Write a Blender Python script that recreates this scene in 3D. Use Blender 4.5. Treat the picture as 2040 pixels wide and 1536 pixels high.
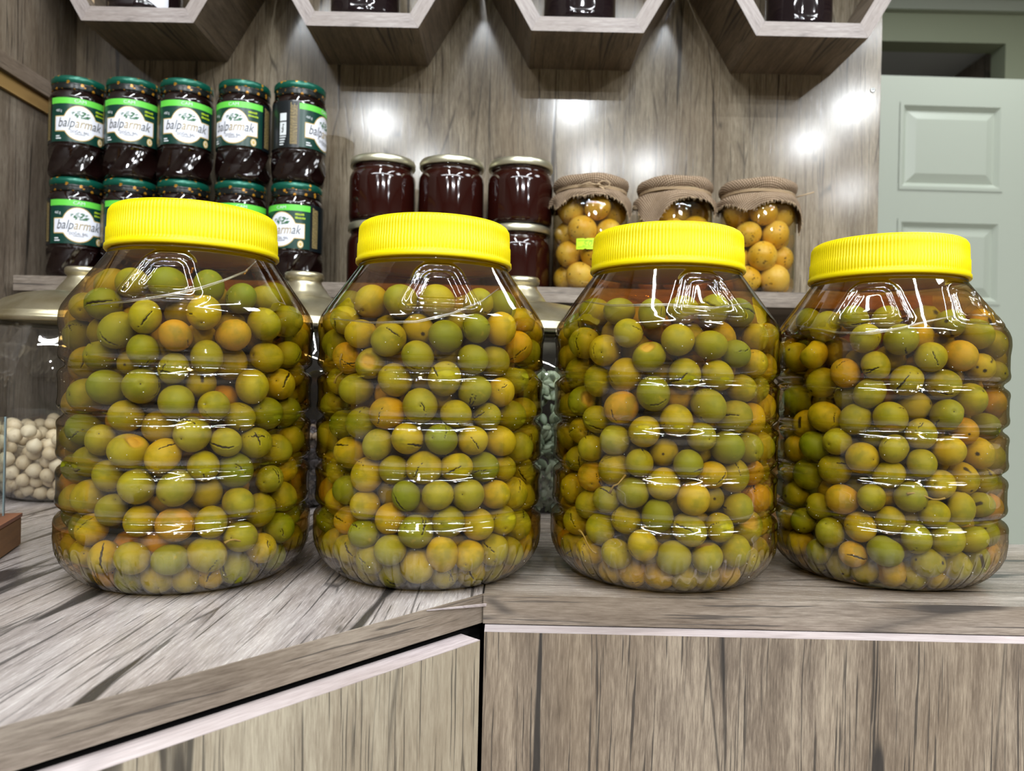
import bpy, math, random
import numpy as np
from mathutils import Vector, Matrix

rng = random.Random(7)
nrg = np.random.default_rng(11)
PI = math.pi
scene = bpy.context.scene
for o in list(bpy.data.objects):
    bpy.data.objects.remove(o, do_unlink=True)
COL = scene.collection

# ------------------------------------------------------------------ camera
F_PX = 1512.0
EYE = 0.146
cam_d = bpy.data.cameras.new('camera')
cam_d.sensor_width = 36.0
cam_d.lens = F_PX / 2040.0 * 36.0
cam_d.clip_start = 0.02
cam_d.dof.use_dof = True
cam_d.dof.focus_distance = 0.545
cam_d.dof.aperture_fstop = 11.0
cam = bpy.data.objects.new('camera', cam_d)
COL.objects.link(cam)
cam.matrix_world = Matrix.Translation((0, 0, EYE)) @ Matrix.Rotation(PI / 2, 4, 'X') @ Matrix.Rotation(0.0225, 4, 'Z')
scene.camera = cam

# ------------------------------------------------------------------ world, exposure
world = bpy.data.worlds.new('world')
scene.world = world
world.use_nodes = True
world.node_tree.nodes['Background'].inputs[0].default_value = (0.8, 0.9, 1.0, 1)
world.node_tree.nodes['Background'].inputs[1].default_value = 0.25
vs = scene.view_settings
vs.view_transform = 'Standard'
vs.look = 'None'
vs.gamma = 1.0
vs.use_curve_mapping = False
vs.exposure = 0.42
cy = scene.cycles
cy.max_bounces = 8
cy.diffuse_bounces = 2
cy.glossy_bounces = 2
cy.use_adaptive_sampling = True
cy.adaptive_threshold = 0.08
cy.transmission_bounces = 4
cy.transparent_max_bounces = 24
cy.caustics_reflective = False
cy.caustics_refractive = False
cy.sample_clamp_indirect = 4.0
cy.use_denoising = True

# ------------------------------------------------------------------ ceiling lamps of the shop
CEIL = 1.95
def lamp(name, x, y, power, size, shape='DISK', size_y=None, color=(0.93, 0.97, 1.0), rz=0.0):
    d = bpy.data.lights.new(name, 'AREA')
    d.shape = shape
    d.size = size
    if size_y: d.size_y = size_y
    d.energy = power
    d.color = color
    o = bpy.data.objects.new(name, d)
    o.location = (x, y, CEIL - 0.012)
    o.rotation_euler = (0, 0, rz)
    COL.objects.link(o)
    return o
SPOTS = [(-0.95, -2.71), (0.35, -2.34), (2.10, -2.23), (2.09, -2.94), (2.95, -4.2), (0.6, -3.6), (1.05, -3.6), (-0.75, -3.7)]
for i, (x, y) in enumerate(SPOTS):
    lamp('ceiling_spot_light', x, y, 26, 0.11)
# fluorescent / led rows
TUBES = [(-0.25, -0.25, 0.05, 1.6, 22), (0.35, -1.25, 4.0, 0.05, 66), (0.85, -0.25, 0.05, 1.6, 20), (1.9, 0.4, 0.6, 0.6, 14)]
for (x, y, sx, sy, p) in TUBES:
    lamp('ceiling_tube_light', x, y, p, sx, 'RECTANGLE', sy)

# ------------------------------------------------------------------ helpers
def link(o, parent=None):
    COL.objects.link(o)
    if parent is not None:
        o.parent = parent
    return o

def tag(o, label=None, cat=None, group=None, kind=None):
    if label: o['label'] = label
    if cat: o['category'] = cat
    if group: o['group'] = group
    if kind: o['kind'] = kind
    return o

def empty(name, loc=(0, 0, 0), rz=0.0):
    o = bpy.data.objects.new(name, None)
    o.empty_display_size = 0.02
    o.location = loc
    o.rotation_euler = (0, 0, rz)
    return link(o)

class MB:
    """collects geometry for one mesh"""
    def __init__(self):
        self.v = []; self.f = []; self.m = []; self.s = []
    def add(self, verts, faces, mat=0, smooth=False):
        b = len(self.v)
        self.v.extend([tuple(p) for p in verts])
        for f in faces:
            self.f.append(tuple(i + b for i in f)); self.m.append(mat); self.s.append(smooth)
        return self
    def box(self, lo, hi, mat=0):
        x0, y0, z0 = lo; x1, y1, z1 = hi
        v = [(x0, y0, z0), (x1, y0, z0), (x1, y1, z0), (x0, y1, z0), (x0, y0, z1), (x1, y0, z1), (x1, y1, z1), (x0, y1, z1)]
        return self.add(v, [(0, 3, 2, 1), (4, 5, 6, 7), (0, 1, 5, 4), (1, 2, 6, 5), (2, 3, 7, 6), (3, 0, 4, 7)], mat)
    def prism(self, poly, z0, z1, mat=0):
        n = len(poly)
        v = [(x, y, z0) for x, y in poly] + [(x, y, z1) for x, y in poly]
        f = [tuple(range(n - 1, -1, -1)), tuple(range(n, 2 * n))] + [(i, (i + 1) % n, n + (i + 1) % n, n + i) for i in range(n)]
        return self.add(v, f, mat)
    def lathe(self, prof, seg=48, rf=None, mat=0, smooth=True, cap0=False, cap1=False):
        n = len(prof)
        v = []
        for (r, z) in prof:
            for k in range(seg):
                a = 2 * PI * k / seg
                rr = rf(r, z, a) if rf else r
                v.append((rr * math.cos(a), rr * math.sin(a), z))
        f = []
        for j in range(n - 1):
            for k in range(seg):
                k2 = (k + 1) % seg
                f.append((j * seg + k, j * seg + k2, (j + 1) * seg + k2, (j + 1) * seg + k))
        if cap0: f.append(tuple(range(seg - 1, -1, -1)))
        if cap1: f.append(tuple((n - 1) * seg + k for k in range(seg)))
        return self.add(v, f, mat, smooth)
    def tube(self, pts, r, seg=8, mat=0, taper=None):
        pts = [Vector(p) for p in pts]
        n = len(pts); v = []; f = []
        up = Vector((0.13, 0.31, 0.94))
        for i, p in enumerate(pts):
            t = (pts[min(i + 1, n - 1)] - pts[max(i - 1, 0)]).normalized()
            a = t.cross(up)
            if a.length < 1e-4: a = t.cross(Vector((1, 0, 0)))
            a.normalize(); b = t.cross(a)
            rr = r * (taper[i] if taper else 1)
            for k in range(seg):
                an = 2 * PI * k / seg
                v.append(p + a * rr * math.cos(an) + b * rr * math.sin(an))
        for i in range(n - 1):
            for k in range(seg):
                k2 = (k + 1) % seg
                f.append((i * seg + k, i * seg + k2, (i + 1) * seg + k2, (i + 1) * seg + k))
        f.append(tuple(range(seg - 1, -1, -1))); f.append(tuple((n - 1) * seg + k for k in range(seg)))
        return self.add(v, f, mat, True)
    def mesh(self, name, mats):
        me = bpy.data.meshes.new(name)
        me.from_pydata(self.v, [], self.f)
        for m in (mats if isinstance(mats, (list, tuple)) else [mats]):
            me.materials.append(m)
        me.polygons.foreach_set('material_index', self.m)
        me.polygons.foreach_set('use_smooth', self.s)
        me.update()
        return me
    def build(self, name, mats, parent=None):
        return link(bpy.data.objects.new(name, self.mesh(name, mats)), parent)

def bevel(o, w=0.0015, seg=2):
    m = o.modifiers.new('bevel', 'BEVEL'); m.width = w; m.segments = seg; m.limit_method = 'ANGLE'
    return o

def mesh_np(name, V, Fc, mats, smooth=True):
    me = bpy.data.meshes.new(name)
    me.from_pydata(V.tolist() if hasattr(V, 'tolist') else V, [], Fc.tolist() if hasattr(Fc, 'tolist') else Fc)
    for m in (mats if isinstance(mats, (list, tuple)) else [mats]): me.materials.append(m)
    me.polygons.foreach_set('use_smooth', [smooth] * len(me.polygons))
    me.update()
    return me

# ------------------------------------------------------------------ materials
class NT:
    def __init__(self, name):
        self.mat = bpy.data.materials.new(name)
        self.mat.use_nodes = True
        self.t = self.mat.node_tree
        self.t.nodes.clear()
        self.out = self.t.nodes.new('ShaderNodeOutputMaterial')
    def n(self, typ, ins=None, **props):
        nd = self.t.nodes.new(typ)
        for k, v in props.items(): setattr(nd, k, v)
        if ins:
            for k, v in ins.items(): self.set(nd.inputs[k], v)
        return nd
    def set(self, sock, v):
        if isinstance(v, bpy.types.NodeSocket): self.t.links.new(v, sock)
        elif isinstance(v, bpy.types.Node): self.t.links.new(v.outputs[0], sock)
        else: sock.default_value = v
    def math(self, op, a, b=None, c=None, clamp=False):
        nd = self.n('ShaderNodeMath', operation=op, use_clamp=clamp)
        for i, x in enumerate((a, b, c)):
            if x is not None: self.set(nd.inputs[i], x)
        return nd.outputs[0]
    def mix(self, fac, a, b, blend='MIX'):
        nd = self.n('ShaderNodeMix', data_type='RGBA', blend_type=blend)
        self.set(nd.inputs[0], fac); self.set(nd.inputs[6], a); self.set(nd.inputs[7], b)
        return nd.outputs[2]
    def ramp(self, fac, stops, interp='LINEAR'):
        nd = self.n('ShaderNodeValToRGB', {0: fac})
        cr = nd.color_ramp; cr.interpolation = interp
        while len(cr.elements) < len(stops): cr.elements.new(0.5)
        for e, (p, c) in zip(cr.elements, stops):
            e.position = p; e.color = c if len(c) == 4 else (*c, 1)
        return nd.outputs[0]
    def mapr(self, v, a, b, c=0.0, d=1.0, smooth=True):
        nd = self.n('ShaderNodeMapRange', interpolation_type='SMOOTHSTEP' if smooth else 'LINEAR')
        self.set(nd.inputs[0], v)
        for i, x in enumerate((a, b, c, d)): nd.inputs[i + 1].default_value = x
        return nd.outputs[0]
    def noise(self, vec, scale, detail=4, rough=0.55, dist=0.0):
        nd = self.n('ShaderNodeTexNoise', {'Vector': vec, 'Scale': scale, 'Detail': detail, 'Roughness': rough, 'Distortion': dist})
        return nd.outputs[0]
    def scale(self, vec, s, off=(0, 0, 0)):
        nd = self.n('ShaderNodeMapping', {'Vector': vec})
        nd.inputs['Scale'].default_value = s
        nd.inputs['Location'].default_value = off
        return nd.outputs[0]
    def principled(self, **ins):
        p = self.n('ShaderNodeBsdfPrincipled')
        for k, v in ins.items(): self.set(p.inputs[k.replace('_', ' ')], v)
        self.t.links.new(p.outputs[0], self.out.inputs[0])
        return p
    def bump(self, h, strength=0.2, dist=0.001):
        return self.n('ShaderNodeBump', {'Height': h, 'Strength': strength, 'Distance': dist}).outputs[0]

def c3(r, g, b):
    """srgb 0-255 -> linear"""
    def l(x):
        x /= 255.0
        return x / 12.92 if x <= 0.04045 else ((x + 0.055) / 1.055) ** 2.4
    return (l(r), l(g), l(b), 1.0)

def simple(name, col, rough=0.5, metal=0.0, **kw):
    t = NT(name)
    t.principled(Base_Color=col, Roughness=rough, Metallic=metal, **kw)
    return t.mat

def wood(name, grain='Z', seed=0.0, light=c3(176, 162, 145), mid=c3(132, 118, 104), dark=c3(84, 72, 62), crack=c3(38, 36, 36),
         plank=13.0, rough=0.32, crack_amt=1.0, spec=0.5, bumpk=0.12, rvar=0.12):
    """printed weathered-plank laminate; grain = axis along which the planks run"""
    t = NT(name)
    co = t.n('ShaderNodeTexCoord').outputs['Object']
    sep = t.n('ShaderNodeSeparateXYZ', {0: co})
    X, Y, Z = sep.outputs
    if grain == 'Z': al, ac = Z, t.math('ADD', X, Y)
    elif grain == 'X': al, ac = X, t.math('ADD', Y, Z)
    elif grain == 'Y': al, ac = Y, t.math('ADD', X, Z)
    ac = t.math('ADD', ac, seed)
    al = t.math('ADD', al, seed * 3.7)
    base = t.n('ShaderNodeCombineXYZ', {0: ac, 1: al, 2: seed}).outputs[0]
    # slow wander of the grain
    w1 = t.noise(t.scale(base, (9, 2.6, 1)), 1.0, 2)
    w2 = t.noise(t.scale(base, (30, 14, 1)), 1.0, 2)
    acw = t.math('ADD', ac, t.math('ADD', t.math('MULTIPLY', w1, 0.014), t.math('MULTIPLY', w2, 0.0022)))
    v = t.n('ShaderNodeCombineXYZ', {0: acw, 1: al, 2: seed}).outputs[0]
    fine = t.noise(t.scale(v, (850, 60, 1)), 1.0, 4, 0.7)
    med = t.noise(t.scale(v, (150, 8.0, 1)), 1.0, 3, 0.6)
    blot = t.noise(t.scale(v, (22, 5.5, 1)), 1.0, 4, 0.6)
    big = t.noise(t.scale(v, (7, 2.5, 1)), 1.0, 2, 0.5)
    val = t.math('ADD', t.math('MULTIPLY', fine, 0.70), t.math('MULTIPLY', med, 0.45))
    val = t.math('ADD', val, t.math('MULTIPLY', blot, 0.55))
    val = t.math('ADD', val, t.math('MULTIPLY', big, 0.35))
    val = t.mapr(val, 0.74, 1.32, 0, 1, False)
    col = t.ramp(val, [(0.0, dark), (0.42, mid), (0.8, light), (1.0, (light[0] * 1.2, light[1] * 1.2, light[2] * 1.2, 1))])
    # warm / cool tint patches
    tint = t.noise(t.scale(v, (10, 3, 1), (3, 5, 0)), 1.0, 2)
    col = t.mix(t.mapr(tint, 0.35, 0.7, 0, 0.35), col, c3(124, 106, 84), 'MIX')
    # long plank joints + hairline cracks
    vo = t.n('ShaderNodeTexVoronoi', {'Vector': t.scale(v, (plank, 0.42, 1)), 'Scale': 1.0}, feature='DISTANCE_TO_EDGE', voronoi_dimensions='2D')
    wmod = t.noise(t.scale(v, (40, 5, 1), (9, 2, 0)), 1.0, 2)
    d1 = t.math('SUBTRACT', vo.outputs['Distance'], t.math('MULTIPLY', t.mapr(wmod, 0.45, 0.8), 0.045))
    m1 = t.mapr(d1, -0.008, 0.012, 1, 0)
    vo2 = t.n('ShaderNodeTexVoronoi', {'Vector': t.scale(v, (plank * 4.3, 4.2, 1), (4, 1, 0)), 'Scale': 1.0}, feature='DISTANCE_TO_EDGE', voronoi_dimensions='2D')
    h = t.mapr(t.noise(t.scale(v, (26, 6, 1), (1, 7, 0)), 1.0, 3), 0.50, 0.62)
    m2 = t.math('MULTIPLY', t.mapr(vo2.outputs['Distance'], 0.0, 0.045, 1, 0), h)
    cr = t.math('MAXIMUM', t.math('MULTIPLY', m1, 0.92), t.math('MULTIPLY', m2, 0.75))
    fl = t.mapr(t.noise(t.scale(v, (400, 6.5, 1), (2, 2, 0)), 1.0, 3, 0.6), 0.60, 0.645)
    cr = t.math('MAXIMUM', cr, t.math('MULTIPLY', fl, 0.75))
    cr = t.math('MULTIPLY', cr, crack_amt)
    col = t.mix(cr, col, crack)
    hgt = t.math('SUBTRACT', t.math('MULTIPLY', fine, 0.4), cr)
    rr = t.math('ADD', rough, t.math('MULTIPLY', fine, rvar))
    t.principled(Base_Color=col, Roughness=rr, Specular_IOR_Level=spec, Normal=t.bump(hgt, bumpk, 0.0006))
    return t.mat

M = {}
M['wood_wall'] = wood('wood_laminate_vertical', 'Z', 0.3, plank=11, rough=0.12, spec=0.4, bumpk=0.025, rvar=0.03, light=c3(160, 149, 129), mid=c3(126, 114, 96), dark=c3(87, 76, 62), crack=c3(50, 44, 38), crack_amt=0.95)
M['wood_side'] = wood('wood_laminate_side', 'Z', 2.1, plank=11, rough=0.3, light=c3(158, 146, 130), mid=c3(122, 109, 95), dark=c3(80, 68, 58), crack=c3(50, 45, 40))
M['wood_panel_l'] = wood('wood_laminate_panel_pale', 'Z', 5.2, plank=12, light=c3(180, 170, 150), mid=c3(150, 139, 121), dark=c3(104, 92, 78), crack_amt=0.9)
M['wood_panel_r'] = wood('wood_laminate_panel_dark', 'Z', 7.9, plank=15, light=c3(160, 146, 128), mid=c3(116, 103, 90), dark=c3(66, 57, 50))
M['wood_top_l'] = wood('wood_laminate_top_lengthwise', 'Y', 1.7, plank=9, light=c3(184, 176, 172), mid=c3(150, 141, 137), dark=c3(102, 94, 90), rough=0.2)
M['wood_top_r'] = wood('wood_laminate_top_crosswise', 'X', 4.4, plank=10, light=c3(176, 166, 156), mid=c3(132, 122, 113), dark=c3(84, 75, 68), rough=0.2)
M['wood_hex'] = wood('wood_laminate_shelf', 'Y', 3.3, plank=12, light=c3(140, 126, 110), mid=c3(104, 91, 78), dark=c3(68, 58, 49), rough=0.42)
M['edge'] = wood('wood_edge_band', 'X', 6.1, plank=7, light=c3(158, 147, 134), mid=c3(122, 111, 100), dark=c3(76, 66, 58), crack_amt=0.9, rough=0.42)
M['edge_pale'] = wood('wood_edge_band_pale', 'X', 8.3, plank=3, light=c3(206, 196, 196), mid=c3(184, 172, 172), dark=c3(146, 134, 134), crack_amt=0.25, rough=0.4)
M['shelf_top'] = wood('wood_shelf_board', 'X', 9.3, plank=8, light=c3(170, 158, 145), mid=c3(130, 118, 106), dark=c3(90, 80, 70), rough=0.35)
M['edge_y'] = wood('wood_edge_rail', 'Y', 6.1, plank=3, light=c3(150, 134, 120), mid=c3(118, 104, 92), dark=c3(82, 70, 60), crack_amt=0.55, rough=0.42)
M['raw_board'] = simple('raw_chipboard', c3(176, 140, 84), 0.8)
M['white_paint'] = simple('white_wall_paint', c3(226, 228, 226), 0.75)
M['shop_wall'] = simple('stocked_shop_wall', c3(128, 120, 110), 0.7)
M['ceil_paint'] = simple('ceiling_paint', c3(222, 224, 224), 0.8)
M['floor_tile'] = simple('floor_tile_beige', c3(128, 120, 110), 0.35)
M['door_paint'] = simple('door_paint_pale_green', c3(190, 197, 182), 0.38)
M['frame_paint'] = simple('frame_paint_pale_green', c3(172, 180, 152), 0.5)
M['dark'] = simple('dark_void', c3(24, 22, 22), 0.7)
M['splash'] = simple('dark_splashback', c3(40, 36, 34), 0.12)
M['screw'] = simple('zinc_screw', c3(210, 215, 215), 0.25, 0.9)

def thin_clear(name, tint, rough=0.03, ior=1.45, gloss=1.0, bump=None, cap=0.4, absorb=None, deep=None):
    """thin clear wall: sees through, reflects by fresnel"""
    t = NT(name)
    fr = t.n('ShaderNodeFresnel', {'IOR': ior})
    tr = t.n('ShaderNodeBsdfTransparent', {'Color': tint})
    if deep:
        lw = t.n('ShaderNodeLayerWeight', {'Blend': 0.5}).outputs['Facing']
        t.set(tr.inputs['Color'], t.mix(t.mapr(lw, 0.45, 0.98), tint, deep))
    gl = t.n('ShaderNodeBsdfGlossy', {'Color': (1, 1, 1, 1), 'Roughness': rough})
    fac = t.math('MINIMUM', t.math('MULTIPLY', fr, gloss), cap)
    if bump:
        co = t.n('ShaderNodeTexCoord').outputs['Object']
        h = t.noise(co, bump[0], 2)
        nb = t.bump(h, bump[1], bump[2])
        t.set(fr.inputs['Normal'], nb); t.set(gl.inputs['Normal'], nb)
    mx = t.n('ShaderNodeMixShader', {0: fac, 1: tr, 2: gl})
    t.t.links.new(mx.outputs[0], t.out.inputs[0])
    if absorb:
        va = t.n('ShaderNodeVolumeAbsorption', {'Color': absorb[0], 'Density': absorb[1]})
        t.t.links.new(va.outputs[0], t.out.inputs['Volume'])
    return t.mat
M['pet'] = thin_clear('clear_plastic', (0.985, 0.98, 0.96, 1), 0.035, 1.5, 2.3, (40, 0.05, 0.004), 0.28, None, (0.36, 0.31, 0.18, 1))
M['brine'] = thin_clear('brine', (1, 1, 1, 1), 0.05, 1.03, 0.3, None, 0.1, ((0.92, 0.67, 0.0, 1), 38.0))
M['glass'] = thin_clear('clear_glass', (0.95, 0.96, 0.96, 1), 0.02, 1.5, 1.6, None, 0.4, None, (0.55, 0.57, 0.58, 1))
M['glass_pane'] = thin_clear('glass_pane', (0.90, 0.94, 0.93, 1), 0.02, 1.5, 1.0)
M['glass_edge'] = simple('glass_pane_edge', c3(140, 160, 165), 0.15)
M['oil'] = thin_clear('golden_oil', (1.0, 0.94, 0.78, 1), 0.05, 1.05, 0.4, None, 0.1)

def olive_mat(name, src):
    t = NT(name)
    if src == 'obj': r = t.n('ShaderNodeSeparateColor', {0: t.n('ShaderNodeObjectInfo').outputs['Color']}).outputs[0]
    else: r = t.n('ShaderNodeNewGeometry').outputs['Random Per Island']
    co = t.n('ShaderNodeTexCoord').outputs['Object']
    base = t.ramp(r, [(0.0, c3(112, 122, 10)), (0.25, c3(142, 136, 16)), (0.45, c3(158, 147, 18)), (0.6, c3(134, 131, 24)), (0.78, c3(170, 152, 18)), (0.92, c3(180, 152, 18)), (0.98, c3(180, 134, 20)), (1.0, c3(168, 156, 68))])
    off = t.n('ShaderNodeCombineXYZ', {0: t.math('MULTIPLY', r, 31.0), 1: t.math('MULTIPLY', r, 17.0), 2: 0.0}).outputs[0]
    p = t.n('ShaderNodeVectorMath', {0: co, 1: off}, operation='ADD').outputs[0]
    n1 = t.noise(p, 90, 3)
    col = t.mix(t.mapr(n1, 0.42, 0.7, 0, 0.55), base, c3(104, 108, 8))
    n2 = t.noise(p, 160, 3, 0.6)
    col = t.mix(t.mapr(n2, 0.6, 0.78, 0, 0.45), col, c3(180, 156, 34))
    n3 = t.noise(p, 900, 2)
    col = t.mix(t.mapr(n3, 0.66, 0.76, 0, 0.4), col, c3(98, 88, 20))
    at = t.n('ShaderNodeAttribute', attribute_name='mark')
    k = t.n('ShaderNodeSeparateColor', {0: at.outputs['Color']})
    col = t.mix(t.mapr(k.outputs[0], 0.3, 0.75), col, c3(44, 36, 8))
    col = t.mix(k.outputs[1], col, c3(206, 172, 84))
    t.principled(Base_Color=col, Roughness=0.5, Specular_IOR_Level=0.15)
    return t.mat
M['olive'] = olive_mat('green_olive_skin', 'obj')
M['olives'] = olive_mat('green_olive_skin_mass', 'isl')
M['stem'] = simple('dried_stem', c3(150, 122, 52), 0.6)
M['film'] = thin_clear('brine_film', (0.9, 0.88, 0.8, 1), 0.3, 1.5, 3.0, None, 0.5)
M['bubble'] = simple('air_bubble', c3(240, 244, 240), 0.1)

t = NT('yellow_plastic')
t.principled(Base_Color=c3(240, 221, 5), Roughness=0.38, Specular_IOR_Level=0.35, Subsurface_Weight=0.0)
pr = [n for n in t.t.nodes if n.type == 'BSDF_PRINCIPLED'][0]
tl = t.n('ShaderNodeBsdfTranslucent', {'Color': c3(255, 225, 10)})
mx = t.n('ShaderNodeMixShader', {0: 0.22, 1: pr.outputs[0], 2: tl.outputs[0]})
t.t.links.new(mx.outputs[0], t.out.inputs[0])
M['yellow'] = t.mat

# brass with dull patches
t = NT('worn_brass')
co = t.n('ShaderNodeTexCoord').outputs['Object']
n1 = t.noise(co, 30, 4)
n2 = t.noise(co, 120, 4)
t.principled(Base_Color=t.mix(t.mapr(n1, 0.35, 0.7), c3(202, 194, 166), c3(172, 160, 126)), Metallic=0.92, Roughness=t.math('ADD', 0.24, t.math('MULTIPLY', n2, 0.2)))
M['brass'] = t.mat
M['silver_lid'] = simple('pale_gold_tinplate', c3(206, 202, 176), 0.33, 0.85)
M['honey'] = simple('dark_honey_in_glass', c3(40, 12, 8), 0.07, 0.0, Specular_IOR_Level=0.6)
M['honey_dark'] = simple('black_honey_in_glass', c3(20, 8, 7), 0.06, 0.0, Specular_IOR_Level=0.6)
M['jam'] = simple('dark_preserve_in_glass', c3(24, 14, 18), 0.06, 0.0, Specular_IOR_Level=0.7)
t = NT('green_tinplate_gold_dots')
co = t.n('ShaderNodeTexCoord').outputs['Object']
vo = t.n('ShaderNodeTexVoronoi', {'Vector': co, 'Scale': 105.0, 'Randomness': 0.7})
m = t.mapr(vo.outputs['Distance'], 0.24, 0.32, 1, 0)
t.principled(Base_Color=t.mix(m, c3(14, 92, 74), c3(206, 150, 40)), Roughness=0.28, Metallic=0.35)
M['green_lid'] = t.mat
t = NT('dark_tinplate_gold_dots')
co = t.n('ShaderNodeTexCoord').outputs['Object']
vo = t.n('ShaderNodeTexVoronoi', {'Vector': co, 'Scale': 120.0, 'Randomness': 0.8})
m = t.mapr(vo.outputs['Distance'], 0.22, 0.30, 1, 0)
t.principled(Base_Color=t.mix(m, c3(26, 30, 28), c3(190, 134, 40)), Roughness=0.25, Metallic=0.2)
M['dark_lid'] = t.mat
M['label_green'] = simple('label_dark_green', c3(10, 58, 48), 0.3)
M['label_dark'] = simple('label_near_black', c3(14, 22, 26), 0.3)
M['label_lime'] = simple('label_lime', c3(104, 214, 74), 0.35)
M['label_white'] = simple('label_white', c3(238, 240, 250), 0.4)
M['label_gold'] = simple('label_gold', c3(214, 186, 112), 0.35)
M['ink_grey'] = simple('ink_grey', c3(84, 88, 88), 0.5)
M['ink_gold'] = simple('ink_gold', c3(172, 150, 96), 0.5)
M['ink_yellow'] = simple('ink_yellow_green', c3(176, 206, 40), 0.5)
M['ink_white'] = simple('ink_white', c3(225, 232, 235), 0.5)
M['ink_black'] = simple('ink_black', c3(22, 22, 22), 0.5)
M['leaf'] = simple('emblem_green', c3(50, 108, 66), 0.5)
M['tagneon'] = simple('neon_price_tag', c3(206, 255, 40), 0.5)
M['tagink'] = simple('neon_tag_ink', c3(146, 190, 10), 0.5)

t = NT('burlap')
uv = t.n('ShaderNodeUVMap').outputs[0]
sp = t.n('ShaderNodeSeparateXYZ', {0: uv})
def wv(a):
    return t.math('ABSOLUTE', t.math('SINE', t.math('MULTIPLY', a, PI * 290.0)))
nz = t.noise(t.scale(uv, (90, 90, 1)), 1.0, 3)
wx = wv(t.math('ADD', sp.outputs[0], t.math('MULTIPLY', nz, 0.0016))); wy = wv(t.math('ADD', sp.outputs[1], t.math('MULTIPLY', nz, 0.0016)))
wp = t.math('MULTIPLY', wx, wy)
col = t.ramp(wp, [(0.0, c3(62, 48, 36)), (0.35, c3(140, 118, 96)), (1.0, c3(196, 174, 148))])
col = t.mix(t.mapr(nz, 0.4, 0.7, 0, 0.4), col, c3(128, 106, 84))
t.principled(Base_Color=col, Roughness=0.95, Specular_IOR_Level=0.1, Normal=t.bump(wp, 0.7, 0.0008))
M['burlap'] = t.mat
M['twine'] = simple('jute_twine', c3(178, 154, 122), 0.9)

t = NT('speckled_cheese_ball')
r = t.n('ShaderNodeObjectInfo').outputs['Random']
co = t.n('ShaderNodeTexCoord').outputs['Object']
off = t.n('ShaderNodeCombineXYZ', {0: t.math('MULTIPLY', r, 7.0), 1: t.math('MULTIPLY', r, 13.0), 2: 0.0}).outputs[0]
p = t.n('ShaderNodeVectorMath', {0: co, 1: off}, operation='ADD').outputs[0]
col = t.mix(t.mapr(t.noise(p, 40, 3), 0.35, 0.7), c3(228, 180, 44), c3(240, 210, 104))
col = t.mix(t.math('MULTIPLY', r, 0.28), col, c3(218, 146, 16))
vo = t.n('ShaderNodeTexVoronoi', {'Vector': p, 'Scale': 210.0, 'Randomness': 1.0})
sel = t.mapr(t.noise(p, 130, 2), 0.5, 0.6)
m = t.math('MULTIPLY', t.mapr(vo.outputs['Distance'], 0.2, 0.36, 1, 0), sel)
col = t.mix(t.math('MULTIPLY', m, 0.85), col, c3(92, 52, 12))
t.principled(Base_Color=col, Roughness=0.35, Specular_IOR_Level=0.5)
M['ball'] = t.mat

t = NT('blanched_hazelnut')
r = t.n('ShaderNodeObjectInfo').outputs['Random']
co = t.n('ShaderNodeTexCoord').outputs['Object']
col = t.mix(r, c3(216, 192, 152), c3(238, 220, 186))
col = t.mix(t.mapr(t.noise(co, 150, 3), 0.58, 0.75, 0, 0.5), col, c3(176, 140, 96))
t.principled(Base_Color=col, Roughness=0.5)
M['nut'] = t.mat
t = NT('pumpkin_seed')
r = t.n('ShaderNodeObjectInfo').outputs['Random']
t.principled(Base_Color=t.mix(r, c3(104, 118, 92), c3(160, 170, 140)), Roughness=0.45)
M['seed'] = t.mat
t = NT('dark_seed')
r = t.n('ShaderNodeNewGeometry').outputs['Random Per Island']
t.principled(Base_Color=t.ramp(r, [(0, c3(40, 34, 40)), (0.6, c3(74, 62, 62)), (1, c3(150, 128, 104))]), Roughness=0.45)
M['darkseed'] = t.mat
M['base_wood'] = simple('reddish_wood', c3(150, 96, 68), 0.5)
t = NT('raw_cut_wood')
co = t.n('ShaderNodeTexCoord').outputs['Object']
t.principled(Base_Color=t.mix(t.noise(t.scale(co, (20, 20, 160)), 1.0, 4), c3(110, 76, 44), c3(170, 124, 78)), Roughness=0.7)
M['cut_wood'] = t.mat

# ------------------------------------------------------------------ the room
YW = 1.26      # face of the wood clad wall behind the shelf
XL = -0.735    # left side wall
XR_W = 0.601   # right end of the wood clad wall
FLOOR = -0.92
def struct(name, mb, mats, label=None, parent=None):
    o = mb.build(name, mats, parent)
    if parent is None: tag(o, label, None, None, 'structure')
    return o
struct('floor', MB().box((-3.2, -6.0, FLOOR - 0.05), (4.6, 5.0, FLOOR)), M['floor_tile'], 'beige tiled shop floor')
struct('ceiling', MB().box((-3.2, -6.0, CEIL), (4.6, 3.3, CEIL + 0.05)), M['ceil_paint'], 'plain white shop ceiling')
wb = struct('wall_back', MB().box((XL, YW, FLOOR), (XR_W, YW + 0.02, CEIL)), M['wood_wall'], 'weathered wood laminate wall behind the jars')
struct('wall_left', MB().box((XL - 0.02, 0.62, FLOOR), (XL, YW, CEIL)), M['wood_side'], 'weathered wood laminate side wall')
struct('wall_rear', MB().box((-3.2, -6.05, FLOOR), (4.6, -6.0, CEIL)), M['shop_wall'], 'grey-brown wall at the far side of the shop')
struct('wall_right', MB().box((4.6, -6.0, FLOOR), (4.65, 5.0, CEIL)), M['shop_wall'], 'grey-brown side wall of the shop')
struct('wall_far_left', MB().box((-3.25, -6.0, FLOOR), (-3.2, 5.0, CEIL)), M['shop_wall'], 'grey-brown side wall on the other end of the shop')
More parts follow.
